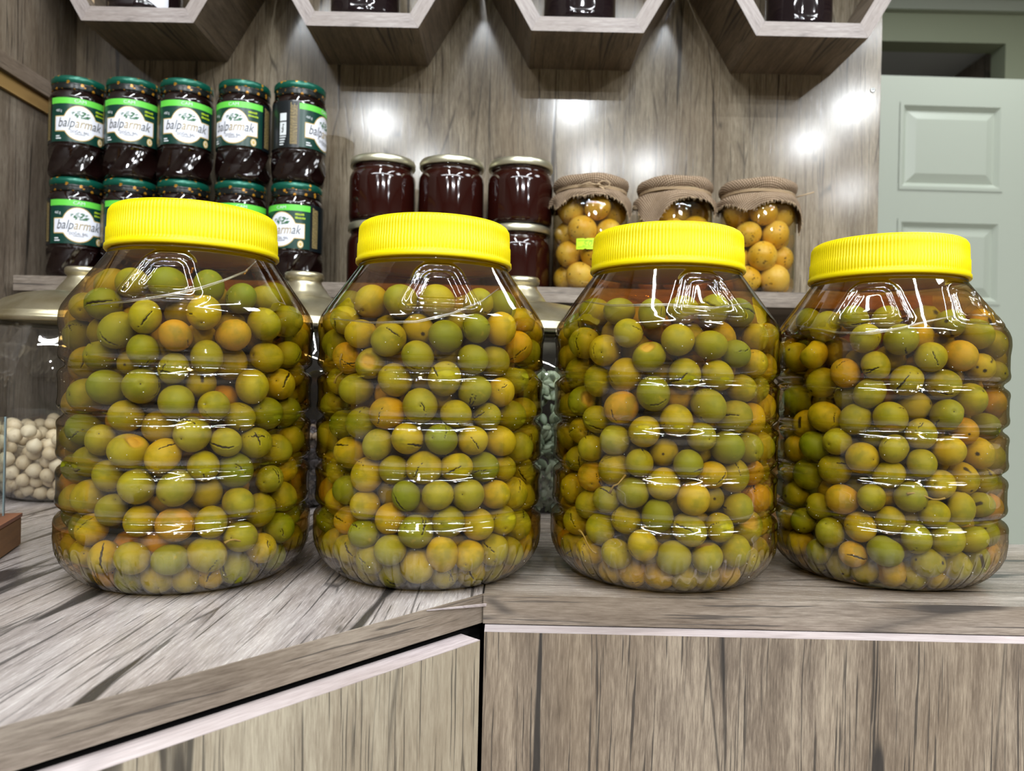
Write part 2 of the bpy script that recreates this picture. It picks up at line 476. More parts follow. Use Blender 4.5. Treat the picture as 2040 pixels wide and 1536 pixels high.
# washer-headed screw in the laminate
sc = MB().lathe([(0.0042, 0.0), (0.0040, 0.0012), (0.0020, 0.0016), (0.0016, 0.0008), (0.0003, 0.0008)], 20, cap0=True).build('screw', M['screw'], wb)
sc.rotation_euler = (PI / 2, 0, 0)
sc.location = ((1738 - 1020 - 13) / F_PX * YW, YW, EYE + (588 + 16) / F_PX * YW)
# horizontal trim on the side wall
tr = struct('trim_1', MB().box((XL, 0.62, 0.574), (XL + 0.012, YW, 0.598)), M['edge_y'], 'wood trim rail along the side wall')
tr2 = struct('trim_2', MB().box((XL, 0.62, 0.552), (XL + 0.005, YW, 0.5735)), M['raw_board'], 'raw chipboard strip under the trim rail')

# doorway wall with pale green frame, the door leaf standing in front of it, a further room behind
YD = 3.25
dw = MB()
zt = EYE + YD * 703 / F_PX           # header underside
xr = (2003 - 1020 - 15) / F_PX * YD  # right jamb
dw.box((-3.2, YD, FLOOR), (0.95, YD + 0.10, CEIL))
dw.box((xr, YD, FLOOR), (4.6, YD + 0.10, CEIL))
dw.box((0.95, YD, zt), (xr, YD + 0.10, CEIL))
struct('wall_doorway', dw, M['frame_paint'], 'pale green painted wall around the doorway')
struct('trim_3', MB().box((0.9, YD - 0.03, zt + 0.125), (xr + 1.0, YD, zt + 0.17)), M['door_paint'], 'pale moulding above the doorway')
rb = MB()
rb.box((0.2, YD + 1.5, FLOOR), (3.4, YD + 1.55, CEIL))
rb.box((xr + 0.02, YD + 0.10, FLOOR), (xr + 0.06, YD + 1.5, CEIL))
struct('wall_far_room', rb, M['wood_side'], 'wood clad walls of the room beyond the doorway')
struct('ceiling_far_room', MB().box((0.2, YD + 0.1, zt + 0.03), (3.4, YD + 1.55, zt + 0.06)), M['ceil_paint'], 'grey ceiling of the room beyond the doorway')
lamp('ceiling_tube_light', 1.6, YD - 1.2, 9, 0.5, 'RECTANGLE', 0.5)

YL = 2.55
zdt = EYE + YL * (768 - 143 + 16) / F_PX
dl = MB()
X0, X1 = 1.06, 1.90
TH = 0.04
def frame_rect(mb, x0, x1, z0, z1, yf, yb):
    mb.box((x0, yf, z0), (x1, yb, z1))
# stiles and rails, recessed raised panels
st = 0.115
cols = [(X0 + st, (X0 + X1) / 2 + 0.30), ]
px0, px1 = (1800 - 1020 - 12) / F_PX * YL, (2012 - 1020 - 12) / F_PX * YL
pz = [(EYE + YL * (768 - 195 + 16) / F_PX, EYE + YL * (768 - 372 + 16) / F_PX),
      (EYE + YL * (768 - 430 + 16) / F_PX, EYE + YL * (768 - 600 + 16) / F_PX),
      (-0.20, -0.78)]
dleaf = empty('door_1', (0, YL, 0)); tag(dleaf, 'pale green panelled door standing ajar', None, None, 'structure')
X0 = 0.95
dl.box((X0, 0.012, FLOOR + 0.02), (X1 - 0.02, TH, zdt))
dl.box((X0, 0, FLOOR + 0.02), (px0, 0.012, zdt))
dl.box((px1, 0, FLOOR + 0.02), (px1 + 0.17, 0.012, zdt))
zs = [zdt] + [z for p in pz for z in p] + [FLOOR + 0.02]
for i in range(0, len(zs), 2):
    dl.box((px0, 0, zs[i + 1]), (px1, 0.012, zs[i]))
dob = dl.build('leaf', M['door_paint'], dleaf)
for (z1, z0) in pz:
    m = MB()
    a = 0.045
    v = [(px0, 0.010, z0), (px1, 0.010, z0), (px1, 0.010, z1), (px0, 0.010, z1),
         (px0 + a, 0.001, z0 + a), (px1 - a, 0.001, z0 + a), (px1 - a, 0.001, z1 - a), (px0 + a, 0.001, z1 - a)]
    b = 0.012
    v = [(px0, -0.003, z0), (px1, -0.003, z0), (px1, -0.003, z1), (px0, -0.003, z1),
         (px0 + b, -0.003, z0 + b), (px1 - b, -0.003, z0 + b), (px1 - b, -0.003, z1 - b), (px0 + b, -0.003, z1 - b),
         (px0 + 2.2 * b, 0.010, z0 + 2.2 * b), (px1 - 2.2 * b, 0.010, z0 + 2.2 * b), (px1 - 2.2 * b, 0.010, z1 - 2.2 * b), (px0 + 2.2 * b, 0.010, z1 - 2.2 * b),
         (px0 + a + b, 0.000, z0 + a + b), (px1 - a - b, 0.000, z0 + a + b), (px1 - a - b, 0.000, z1 - a - b), (px0 + a + b, 0.000, z1 - a - b)]
    f = []
    for q in range(3):
        for k in range(4):
            k2 = (k + 1) % 4
            f.append((q * 4 + k, q * 4 + k2, q * 4 + 4 + k2, q * 4 + 4 + k))
    f.append((12, 13, 14, 15))
    m.add(v, f).build('panel', M['door_paint'], dleaf)
dleaf.rotation_euler = (0, 0, 0.02)

# ------------------------------------------------------------------ counters
J = (-0.0165, 0.531)
dv = Vector((-0.662, -0.7495)).normalized()
nrm = Vector((dv.y, -dv.x))                 # outward (towards the camera side)
if nrm.y > 0: nrm = -nrm
TS = 0.0195
Lfar = Vector(J) + dv * 0.95
cl = empty('countertop', (0, 0, 0))
tag(cl, 'angled grey wood countertop carrying the two left olive jars', 'countertop', 'wood countertops')
bevel(MB().prism([J, (Lfar.x, Lfar.y), (-1.2, Lfar.y), (-1.2, 0.60), (XL, 0.62), (XL, YW), (J[0] - 0.0008, YW), (J[0] - 0.0008, J[1])][::-1], -TS, 0.0).build('slab', M['wood_top_l'], cl), 0.0006, 1)
# edge band: thin strip on the angled front, local x along the edge so that the grain runs with it
def strip(name, a, b, z0, z1, th, mat, parent, shift=0.0, n=None):
    a = Vector(a); b = Vector(b); d = (b - a); L = d.length; d.normalize()
    ang = math.atan2(d.y, d.x)
    o = MB().box((0, 0, z0), (L, th, z1)).build(name, mat, parent)
    o.location = (a.x, a.y, 0); o.rotation_euler = (0, 0, ang)
    return o
a0 = Lfar + nrm * 0.0012
b0 = Vector(J) + nrm * 0.0012
strip('edge_band', a0, b0, -TS, 0.0002, 0.0012, M['edge'], cl)
# loose sliver of edging tape lifting at the corner
sl = MB()
p0 = Vector(J) + dv * 0.055 + nrm * 0.0016; p1 = Vector(J) + nrm * 0.004 - dv * 0.006
sl.add([(p0.x, p0.y, -0.0005), (p1.x, p1.y - 0.001, -0.0085), (p1.x, p1.y - 0.0015, -0.0065), (p0.x, p0.y, 0.0002), (p0.x, p0.y + .0006, 0.0002), (p1.x, p1.y, -0.0065), (p1.x, p1.y, -0.0085), (p0.x, p0.y + .0006, -.0005)],
       [(0, 1, 2, 3), (3, 2, 5, 4), (4, 5, 6, 7), (7, 6, 1, 0)])
sl.build('loose_edging_tape', M['edge_pale'], cl)

cr_ = empty('countertop', (0, 0, 0))
tag(cr_, 'straight grey wood countertop carrying the two right olive jars', 'countertop', 'wood countertops')
YF = 0.528
bevel(MB().prism([(J[0], YF), (1.3, YF), (1.3, 0.752), (0.45, 0.752), (0.45, YW), (J[0], YW)], -TS, 0.0).build('slab', M['wood_top_r'], cr_), 0.0006, 1)
MB().box((J[0], YF - 0.0012, -TS), (1.3, YF, 0.0002)).build('edge_band', M['edge'], cr_)

# cabinets below: carcass, front panel and its pale top edge
def panel(name, a, b, z0, z1, th, mat, parent):
    return strip(name, a, b, z0, z1, th, mat, parent)
gap = 0.0045
cp = empty('counter_cabinet', (0, 0, 0))
tag(cp, 'cabinet with pale vertical-grain front under the angled countertop', 'cabinet', 'counter cabinets')
pa = Lfar + nrm * 0.016
pe0 = Vector(J) + nrm * 0.016
pe = pe0 + dv * max((-0.0175 - pe0.x) / dv.x, 0.001)
panel('front_panel', pa, pe, FLOOR + 0.1, -TS - gap - 0.0004, 0.018, M['wood_panel_l'], cp)
panel('top_edge', pa, pe, -TS - gap - 0.0004, -TS - gap, 0.018, M['edge_pale'], cp)
q0 = Lfar - nrm * 0.02; q1 = Vector(J) - nrm * 0.004
MB().prism([(J[0] - 0.003, 0.552), (J[0] - 0.003, YW - 0.01), (XL + 0.01, YW - 0.01), (XL + 0.01, q0.y), (q0.x, q0.y), (q1.x - 0.02, q1.y - 0.006)], FLOOR, -TS - 0.002).build('carcass', M['dark'], cp)
cp2 = empty('counter_cabinet', (0, 0, 0))
tag(cp2, 'cabinet with dark streaked front under the straight countertop', 'cabinet', 'counter cabinets')
MB().box((J[0] + 0.0015, YF - 0.0155, FLOOR + 0.1), (1.3, YF + 0.0025, -TS - 0.0012)).build('front_panel', M['wood_panel_r'], cp2)
MB().box((J[0] + 0.0015, YF - 0.0155, -TS - 0.0012), (1.3, YF + 0.0025, -TS - 0.0008)).build('top_edge', M['edge_pale'], cp2)
MB().box((J[0] + 0.002, YF + 0.006, FLOOR), (0.44, YW - 0.01, -TS - 0.002)).box((0.44, YF + 0.006, FLOOR), (1.3, 0.74, -TS - 0.002)).build('carcass', M['dark'], cp2)

# ------------------------------------------------------------------ wall shelf
YS = 1.09
ZS = EYE + YS * 197.5 / F_PX          # top of the shelf
TSH = 0.0215
sh = empty('wall_shelf', (0, YS, ZS)); tag(sh, 'long grey wood wall shelf holding the small jars', 'shelf')
SX0 = -0.7195
MB().box((SX0, 0.0012, -TSH), (XR_W, YW - YS, 0)).build('board', M['shelf_top'], sh)
MB().box((SX0, 0, -TSH), (XR_W, 0.0012, 0.0002)).build('edge_band', M['edge'], sh)

# dark glossy splashback under the shelf, screwed to the wall
bp = empty('splashback', (0, YW - 0.006, 0)); tag(bp, 'dark glossy back panel under the long wall shelf', 'back panel')
MB().box((-0.712, 0, 0.001), (0.37, 0.0058, ZS - TSH - 0.0005)).build('sheet', M['splash'], bp)
for sx_ in (-0.69, -0.35, 0.0, 0.35):
    q = MB().lathe([(0.0035, 0), (0.003, 0.001), (0.0, 0.0012)], 16).build('screw', M['screw'], bp)
    q.rotation_euler = (PI / 2, 0, 0); q.location = (sx_, 0, ZS - TSH - 0.016)

# ------------------------------------------------------------------ hexagonal shelves
HS = 0.1665; HZ = 0.672; YH = 1.124; HT = 0.0215
hexX = [-0.567, -0.234, 0.100, 0.433]
hexlab = ['first hexagonal wood shelf above the green-labelled honey jars', 'second hexagonal wood shelf, above the plain honey jars',
          'third hexagonal wood shelf, above the burlap jars', 'hexagonal wood shelf nearest the pale green door']
def hexring(r):
    return [(r * math.cos(PI / 3 * k), r * math.sin(PI / 3 * k)) for k in range(6)]
ri = HS - HT / math.cos(PI / 6)
for hi, hx in enumerate(hexX):
    h = empty('hexagonal_shelf', (hx, YH, HZ + HS * math.cos(PI / 6)))
    tag(h, hexlab[hi], 'shelf', 'hexagonal wall shelves')
    O = hexring(HS - 0.0004); I = hexring(ri)
    D = YW - YH
    for k in range(6):
        k2 = (k + 1) % 6
        # each board modelled with x along the side so that the laminate follows it
        a = Vector((O[k][0], 0, O[k][1])); b = Vector((O[k2][0], 0, O[k2][1]))
        ia = Vector((I[k][0], 0, I[k][1])); ib = Vector((I[k2][0], 0, I[k2][1]))
        mid = (a + b) / 2
        d = (b - a).normalized()
        inn = ((ia + ib) / 2 - mid).normalized()
        L = (b - a).length; l2 = (ib - ia).length
        v = []
        for y in (0.0, D):
            v += [(-L / 2 + 0.0002, y, 0), (L / 2 - 0.0002, y, 0), (l2 / 2, y, HT), (-l2 / 2, y, HT)]
        mb = MB().add(v, [(0, 1, 2, 3)], 1).add(v, [(7, 6, 5, 4), (0, 4, 5, 1), (1, 5, 6, 2), (2, 6, 7, 3), (3, 7, 4, 0)], 0)
        # merge double verts not needed
        ob = mb.build('board', [M['wood_hex'], M['edge_h'] if 'edge_h' in M else M.setdefault('edge_h', wood('wood_shelf_front_edge', 'X', 2.9, plank=3, light=c3(184, 176, 172), mid=c3(156, 146, 142), dark=c3(112, 102, 98), crack_amt=0.4, rough=0.42))], h)
        R = Matrix(((d.x, 0, inn.x), (0, 1, 0), (d.z, 0, inn.z)))
        if R.determinant() < 0:
            R = Matrix(((-d.x, 0, inn.x), (0, 1, 0), (-d.z, 0, inn.z)))
        ob.matrix_local = Matrix.Translation((mid.x, 0, mid.z)) @ R.to_4x4()

# ------------------------------------------------------------------ label / lettering tools
def text_geo(s, size, shear=0.0, align='CENTER'):
    cu = bpy.data.curves.new('lettering', 'FONT')
    cu.body = s; cu.size = size; cu.shear = shear; cu.align_x = align; cu.align_y = 'CENTER'
    cu.resolution_u = 3
    ob = bpy.data.objects.new('lettering', cu)
    COL.objects.link(ob)
    dg = bpy.context.evaluated_depsgraph_get()
    me = bpy.data.meshes.new_from_object(ob.evaluated_get(dg))
    V = [tuple(v.co) for v in me.vertices]; Fc = [tuple(p.vertices) for p in me.polygons]
    bpy.data.objects.remove(ob); bpy.data.curves.remove(cu); bpy.data.meshes.remove(me)
    return V, Fc

def wrapper(R, z0, kz=1.0):
    """label plane (a, b) -> cylinder facing -Y; e = height above the glass"""
    def w(a, b, e=0.0):
        th = a / R
        return ((R + e) * math.sin(th), -(R + e) * math.cos(th), z0 + b * kz)
    return w

def strip_patch(mb, w, a0, a1, lo, hi, e, mat, n=24):
    """band between lo(a) and hi(a), bent round the jar"""
    v = []; f = []
    for i in range(n + 1):
        a = a0 + (a1 - a0) * i / n
        l = lo(a) if callable(lo) else lo
        h = hi(a) if callable(hi) else hi
        v += [w(a, l, e), w(a, h, e)]
    for i in range(n):
        f.append((2 * i, 2 * i + 2, 2 * i + 3, 2 * i + 1))
    mb.add(v, f, mat, True)

def put_text(mb, w, geo, a, b, e, mat, sx=1.0):
    V, Fc = geo
    mb.add([w(a + x * sx, b + y, e) for x, y, z in V], Fc, mat)

# ------------------------------------------------------------------ honey jars with printed label
HR = 0.0395; HH = 0.148
def facet_r(r, z, a):
    if z < 0.004 or z > 0.047: return r
    n = 8; k = (0.047 - z) / 0.043
    tw = (a + k * 0.75) % (2 * PI / n) - PI / n
    fac = math.cos(PI / n) / math.cos(tw)
    blend = min(1.0, (z - 0.004) / 0.006, (0.047 - z) / 0.004)
    return r * (1 + (fac * 1.025 - 1) * blend)
prof = [(0.0, 0.0), (0.031, 0.0), (0.036, 0.002), (0.0385, 0.006)] + [(0.0390, 0.010 + 0.035 * i / 10) for i in range(11)] + \
       [(0.0385, 0.0455), (0.0374, 0.0465), (0.0392, 0.0485), (0.0392, 0.1165), (0.0386, 0.1205), (0.0360, 0.1255), (0.0345, 0.1280), (0.0345, 0.132)]
glass_me = MB().lathe(prof, 96, facet_r).mesh('glass_body', M['honey_dark'])
for p in glass_me.polygons:
    zc = sum(glass_me.vertices[i].co.z for i in p.vertices) / len(p.vertices)
    if 0.008 < zc < 0.044: p.use_smooth = False
lid_top_me = MB().lathe([(0.0362, 0.1372), (0.0372, 0.1385), (0.0372, 0.145), (0.0362, 0.147), (0.034, 0.148), (0.033, 0.1474), (0.0, 0.1474)], 72,
                        lambda r, z, a: r * (1 + (0.006 * (0.5 + 0.5 * math.cos(a * 36)) if 0.1380 < z < 0.1455 else 0))).mesh('lid', M['green_lid'])
lid_skirt_me = MB().lathe([(0.0345, 0.1275), (0.0366, 0.1282), (0.0354, 0.1300), (0.0366, 0.1318), (0.0355, 0.1335), (0.0364, 0.1352), (0.0358, 0.1372)], 72).mesh('threaded_collar', M['dark_lid'])

w = wrapper(0.0392, 0.0485 - 0.0565 * 1.31, 1.31)
RL = 0.0392
def ell(a, ax, az):
    q = 1 - (a / ax) ** 2
    return az * math.sqrt(q) if q > 0 else 0.0
def mk_label():
    parts = []
    A = math.radians(62) * RL; B = math.radians(150) * RL
    mb = MB(); strip_patch(mb, w, -A, A, 0.0575, 0.1065, 0.0003, 0, 40)
    strip_patch(mb, w, A, B, 0.0565, 0.1085, 0.0003, 1, 24); strip_patch(mb, w, -B, -A, 0.0565, 0.1085, 0.0003, 1, 24)
    base = mb.mesh('label', [M['label_green'], M['label_dark']])
    mb = MB(); strip_patch(mb, w, -A, A, 0.0995, 0.1062, 0.0005, 0, 40)
    parts.append(('lime_band', mb.mesh('lime_band', M['label_lime'])))
    zc = 0.0785
    def hi(g):
        return lambda a: zc + max(ell(a, 0.0215 + g, 0.0188 + g), (0.0062 + g) if abs(a) <= 0.0335 + g else -1)
    def lo(g):
        return lambda a: zc - 0.0012 - max(ell(a, 0.0215 + g, 0.0172 + g), (0.0078 + g) if abs(a) <= 0.0335 + g else -1)
    mb = MB(); strip_patch(mb, w, -0.0345, 0.0345, lo(0.0010), hi(0.0010), 0.0006, 0, 60)
    parts.append(('gold_border', mb.mesh('gold_border', M['label_gold'])))
    mb = MB(); strip_patch(mb, w, -0.0335, 0.0335, lo(0), hi(0), 0.0008, 0, 60)
    parts.append(('white_cartouche', mb.mesh('white_cartouche', M['label_white'])))
    # tree emblem
    mb = MB(); rg = random.Random(3)
    for i in range(46):
        a = rg.uniform(-0.010, 0.0125); top = 0.0935 - abs(a + 0.001) * 0.35
        b = rg.uniform(0.0845, top); an = rg.uniform(0.1, 1.0) * (1 if a > -0.002 else -1) ; L = rg.uniform(0.0018, 0.0032)
        dx, dz = math.cos(an) * L, math.sin(abs(an)) * L * (0.6)
        mb.add([w(a - dx, b - dz * .4, 0.0010), w(a, b - 0.0006, 0.0010), w(a + dx, b + dz, 0.0010), w(a, b + 0.0007, 0.0010)], [(0, 1, 2, 3)])
    parts.append(('tree_emblem', mb.mesh('tree_emblem', M['leaf'])))
    mb = MB()
    put_text(mb, w, text_geo('balparmak', 0.0150, 0.3), -0.001, 0.0780, 0.0012, 0, 0.92)
    V = mb.v
    me = mb.mesh('brand_lettering', [M['ink_grey'], M['ink_gold']])
    for p in me.polygons:
        c = p.center
        th = math.atan2(c.x, -c.y) * RL
        p.material_index = 1 if -0.006 < th < 0.016 else 0
    parts.append(('brand_lettering', me))
    mb = MB(); put_text(mb, w, text_geo('DOĞAL BAL', 0.0044), 0.0, 0.0686, 0.0012, 0, 1.0)
    put_text(mb, w, text_geo('460 g', 0.0042), -0.0285, 0.0915, 0.0010, 1)
    put_text(mb, w, text_geo('CAM', 0.0048), 0.0, 0.1028, 0.0010, 1, 1.5)
    for (bz, L) in ((0.0625, 0.006), (0.0600, 0.008)):
        strip_patch(mb, w, -0.0325, -0.0325 + L, bz, bz + 0.0013, 0.0010, 1, 4)
    strip_patch(mb, w, -0.0065, 0.0065, 0.0658, 0.0663, 0.0012, 0, 4)
    for (bz, L) in ((0.0945, 0.0115), (0.0905, 0.0125)):
        x = 0.0205
        rg = random.Random(int(bz * 1e5))
        while x < 0.0205 + L:
            ww = rg.uniform(0.0008, 0.0022)
            strip_patch(mb, w, x, x + ww, bz, bz + rg.uniform(0.0016, 0.0024), 0.0010, 2, 1); x += ww + 0.0004
    parts.append(('small_print', mb.mesh('small_print', [M['ink_grey'], M['ink_white'], M['ink_yellow']])))
    mb = MB()
    ca, cb_ = 0.0285, 0.0625
    for r0, mt in ((0.0042, 0), (0.0030, 1), (0.0024, 0)):
        n = 20
        e = 0.0009 + (0.0042 - r0) * 0.1
        mb.add([w(ca + r0 * math.cos(2 * PI * k / n), cb_ + r0 * math.sin(2 * PI * k / n), e) for k in range(n)], [tuple(range(n))], mt)
    parts.append(('gold_medal', mb.mesh('gold_medal', [M['label_gold'], M['label_white']])))
    # back panels: lines of tiny gold print, white boxes
    mb = MB(); rg = random.Random(5)
    for side in (1, -1):
        for q in range(6):
            a = side * (A + 0.004 + q * 0.0017)
            z = 0.060
            while z < 0.103:
                L = rg.uniform(0.001, 0.004)
                strip_patch(mb, w, min(a, a + 0.0009), max(a, a + 0.0009), z, z + L, 0.0009, 0, 1); z += L + 0.0006
    for (b0, b1) in ((0.086, 0.0945), (0.070, 0.0845)):
        strip_patch(mb, w, -A - 0.029, -A - 0.0185, b0, b1, 0.0009, 1, 8)
    for q in range(4):
        strip_patch(mb, w, -A - 0.029, -A - 0.019 - q * 0.0012, 0.0675 - q * 0.0028, 0.0688 - q * 0.0028, 0.0009, 1, 6)
    for q in range(5):
        strip_patch(mb, w, -A - 0.027 + rg.uniform(0, 0.003), -A - 0.0255 + rg.uniform(0, .004), 0.073 + q * 0.002, 0.0742 + q * 0.002, 0.0012, 2, 2)
    parts.append(('back_print', mb.mesh('back_print', [M['ink_gold'], M['ink_white'], M['ink_black']])))
    return base, parts
lab_me, lab_parts = mk_label()

def honey_jar(x, y, z, rz, label):
    j = empty('honey_jar', (x, y, z), rz)
    tag(j, label, 'jar', 'green-labelled honey jars stacked on the shelf')
    link(bpy.data.objects.new('glass_body', glass_me), j)
    l = link(bpy.data.objects.new('lid', lid_top_me), j)
    link(bpy.data.objects.new('threaded_collar', lid_skirt_me), l)
    lb = link(bpy.data.objects.new('label', lab_me), j)
    for nm, me in lab_parts:
        q = link(bpy.data.objects.new(nm, me), lb)
        if nm in ('small_print', 'back_print', 'tree_emblem', 'brand_lettering', 'gold_medal'): q['kind'] = 'stuff'
    return j
YJ = 1.142
def px_x(u, v, d): return ((u - 1020) + (v - 768) * 0.0225) / F_PX * d
low_u = [154, 260, 366, 479, 590]; up_u = [158, 266, 372, 487, 597]
def face(u): return -math.atan2(u - 1020, F_PX)   # turn towards the lens
lowr = [3, 4, 8, 2, -32]; upr = [2, -8, 0, -22, 62]
ordw = ['first', 'second', 'third', 'fourth', 'fifth']
for i in range(5):
    xa = px_x(low_u[i], 450, YJ)
    honey_jar(xa, YJ, ZS, face(low_u[i]) * -1 * -1 * 1.0 + math.radians(lowr[i]), 'green-labelled honey jar, lower tier, %s from the wood side wall' % ordw[i])
for i in range(5):
    xa = px_x(up_u[i], 240, YJ)
    honey_jar(xa, YJ, ZS + HH + 0.0002, face(up_u[i]) + math.radians(upr[i]), 'green-labelled honey jar, upper tier, %s from the wood side wall' % ordw[i])

# ------------------------------------------------------------------ plain honey jars, two tiers of three
PR = 0.0500; PH = 0.0985
pj_body = MB().lathe([(0, 0), (0.041, 0), (0.0475, 0.002), (0.0498, 0.007), (0.0502, 0.012), (0.0502, 0.064), (0.0496, 0.071), (0.0470, 0.077), (0.0450, 0.079), (0.0445, 0.084), (0.0462, 0.0855), (0.0445, 0.087), (0.0445, 0.0885)], 72).mesh('glass_body', M['honey'])
pj_lid = MB().lathe([(0.0445, 0.0872), (0.0488, 0.0868), (0.0496, 0.0880), (0.0494, 0.0950), (0.0480, 0.0978), (0.0465, 0.0985), (0.0440, 0.0978), (0.040, 0.0975), (0.0, 0.0975)], 72,
                    lambda r, z, a: r * (1 + (0.004 * math.cos(a * 6) if z < 0.090 and r > 0.046 else 0))).mesh('lid', M['silver_lid'])
pu = [762, 899, 1036]
YP = 1.168
for tier in (0, 1):
    for i, u in enumerate(pu):
        uu = u if tier else u - 2 + (0 if i else 0)
        j = empty('jam_jar', (px_x(uu, 400, YP), YP, ZS + tier * (PH + 0.0002)), i * 0.7 + tier)
        tag(j, 'unlabelled dark amber honey jar with pale metal lid, %s tier, %s from the green-labelled jars' % (('lower', 'upper')[tier], ordw[i]), 'jar', 'plain honey jars with pale metal lids')
        link(bpy.data.objects.new('glass_body', pj_body), j)
        link(bpy.data.objects.new('lid', pj_lid), j)

# ------------------------------------------------------------------ sphere packing
def pack(n, rad, rin, zlo, zhi, core, iters=140, seed=0, grav=0.00012, out=0.00018):
    g = np.random.default_rng(seed)
    z = g.uniform(zlo, zhi, n)
    R = rin(z)
    a = g.uniform(0, 2 * PI, n)
    r = np.sqrt(g.uniform(0.0, 1.0, n)) * (R - rad) * 0.98
    r = np.maximum(r, np.minimum(core, R - rad))
    P = np.stack([r * np.cos(a), r * np.sin(a), z], 1)
    rs = rad[:, None] + rad[None, :]
    for it in range(iters):
        P[:, 2] -= grav
        rr = np.hypot(P[:, 0], P[:, 1]) + 1e-9
        P[:, :2] *= (1 + out / rr)[:, None]
        D = P[:, None, :] - P[None, :, :]
        d = np.sqrt((D ** 2).sum(2)) + 1e-9
        ov = np.maximum(rs - d, 0); np.fill_diagonal(ov, 0)
        P += (D * (ov / d * 0.30)[:, :, None]).sum(1)
        zc = np.clip(P[:, 2], zlo + rad, zhi)
        P[:, 2] = zc
        lim = np.min([rin(zc + q * rad) - rad * math.sqrt(1 - q * q) for q in (-0.85, -0.5, 0.0, 0.5, 0.85)], 0)
        rr = np.hypot(P[:, 0], P[:, 1]) + 1e-9
        k = np.where(rr > lim, lim / rr, 1.0)
        cz = np.where((zc < zhi - 0.03) & (rr < core), np.minimum(core, lim) / rr, 1.0)
        P[:, :2] *= (k * cz)[:, None]
    return P

# ------------------------------------------------------------------ the four olive jars
JR = 0.0875
GROOVE = [0.1535, 0.1195, 0.0855, 0.0520]
def jar_r(z):
    """outer radius of the plastic jar"""
    z = np.asarray(z, float)
    kz = [0.0, 0.0012, 0.004, 0.009, 0.016, 0.024, 0.033, 0.042, 0.050, 0.176, 0.184, 0.190, 0.1945, 0.200, 0.2345, 0.2365, 0.2375, 0.262]
    kr = [0.060, 0.0655, 0.0715, 0.0775, 0.0832, 0.0868, 0.0880, 0.0876, 0.0864, 0.0866, 0.0876, 0.0872, 0.0856, 0.0822, 0.0578, 0.0566, 0.0555, 0.0555]
    r = np.interp(z, kz, kr)
    for gz in GROOVE:
        t_ = np.abs(z - gz)
        r = r - 0.0044 * np.clip(np.cos(np.clip(t_ / 0.0048, 0, 1) * PI / 2), 0, 1) ** 2
        r = r + 0.0007 * np.exp(-((t_ - 0.0075) / 0.0025) ** 2)
    return r
def smooth_r():
    zz = np.linspace(0, 0.262, 1049)
    r = jar_r(zz)
    k = np.exp(-np.linspace(-2, 2, 17) ** 2); k /= k.sum()
    rp = np.pad(r, 8, mode='edge')
    r2 = np.convolve(rp, k, 'valid')
    r2[:6] = r[:6]
    return zz, r2
ZZ, RR = smooth_r()
def rj(z): return np.interp(z, ZZ, RR)

def rrect_sd(u, v, hx0, hx1, hz, rc):
    """rounded trapezoid signed distance: half width hx0 at bottom, hx1 at top"""
    t_ = np.clip((v + hz) / (2 * hz), 0, 1)
    hx = hx0 + (hx1 - hx0) * t_
    qx = np.abs(u) - hx + rc; qz = np.abs(v) - hz + rc
    return np.hypot(np.maximum(qx, 0), np.maximum(qz, 0)) + np.minimum(np.maximum(qx, qz), 0) - rc

def jar_shell(name, panels, mat, inset=0.0, ztop=0.262, seg=312):
    zs = np.concatenate([np.linspace(0, 0.05, 34)[:-1], np.linspace(0.05, 0.192, 100)[:-1], np.linspace(0.192, 0.2375, 54)[:-1], np.linspace(0.2375, 0.262, 5)])
    zs = zs[zs <= ztop + 1e-6]
    if inset: zs = zs[zs >= 0.0008]
    th = np.arange(seg) * 2 * PI / seg
    Zg, Tg = np.meshgrid(zs, th, indexing='ij')
    R = rj(Zg)
    # base flutes
    fl = np.clip((0.034 - Zg) / 0.010, 0, 1) * np.clip((Zg - 0.0015) / 0.003, 0, 1)
    R = R - 0.0019 * fl * (0.5 + 0.5 * np.cos(Tg * 52)) ** 0.7
    # embossed shoulder panels
    for pc in (panels if not inset else ()):
        dth = (Tg - pc + PI) % (2 * PI) - PI
        s = (Zg - 0.2125) * 1.28
        u = dth * 0.071
        sd1 = rrect_sd(u, s, 0.0235, 0.0150, 0.0205, 0.008)
        sd2 = rrect_sd(u, s - 0.0005, 0.0150, 0.0090, 0.0125, 0.005)
        R = R + 0.0031 * np.exp(-(sd1 / 0.0021) ** 2) - 0.0007 * (1 / (1 + np.exp(np.clip(sd1 / 0.0007, -40, 40))))
        R = R + 0.0026 * np.exp(-(sd2 / 0.0017) ** 2) - 0.0010 * (1 / (1 + np.exp(np.clip(sd2 / 0.0007, -40, 40))))
    R = R - inset
    V = np.stack([R * np.cos(Tg), R * np.sin(Tg), Zg], 2).reshape(-1, 3)
    n = len(zs)
    j, k = np.meshgrid(np.arange(n - 1), np.arange(seg), indexing='ij')
    k2 = (k + 1) % seg
    Fq = np.stack([j * seg + k, j * seg + k2, (j + 1) * seg + k2, (j + 1) * seg + k], 2).reshape(-1, 4).tolist()
    Fq.append(list(range(seg - 1, -1, -1)))
    if inset: Fq.append([(n - 1) * seg + q for q in range(seg)])
    return mesh_np(name, V, Fq, mat)

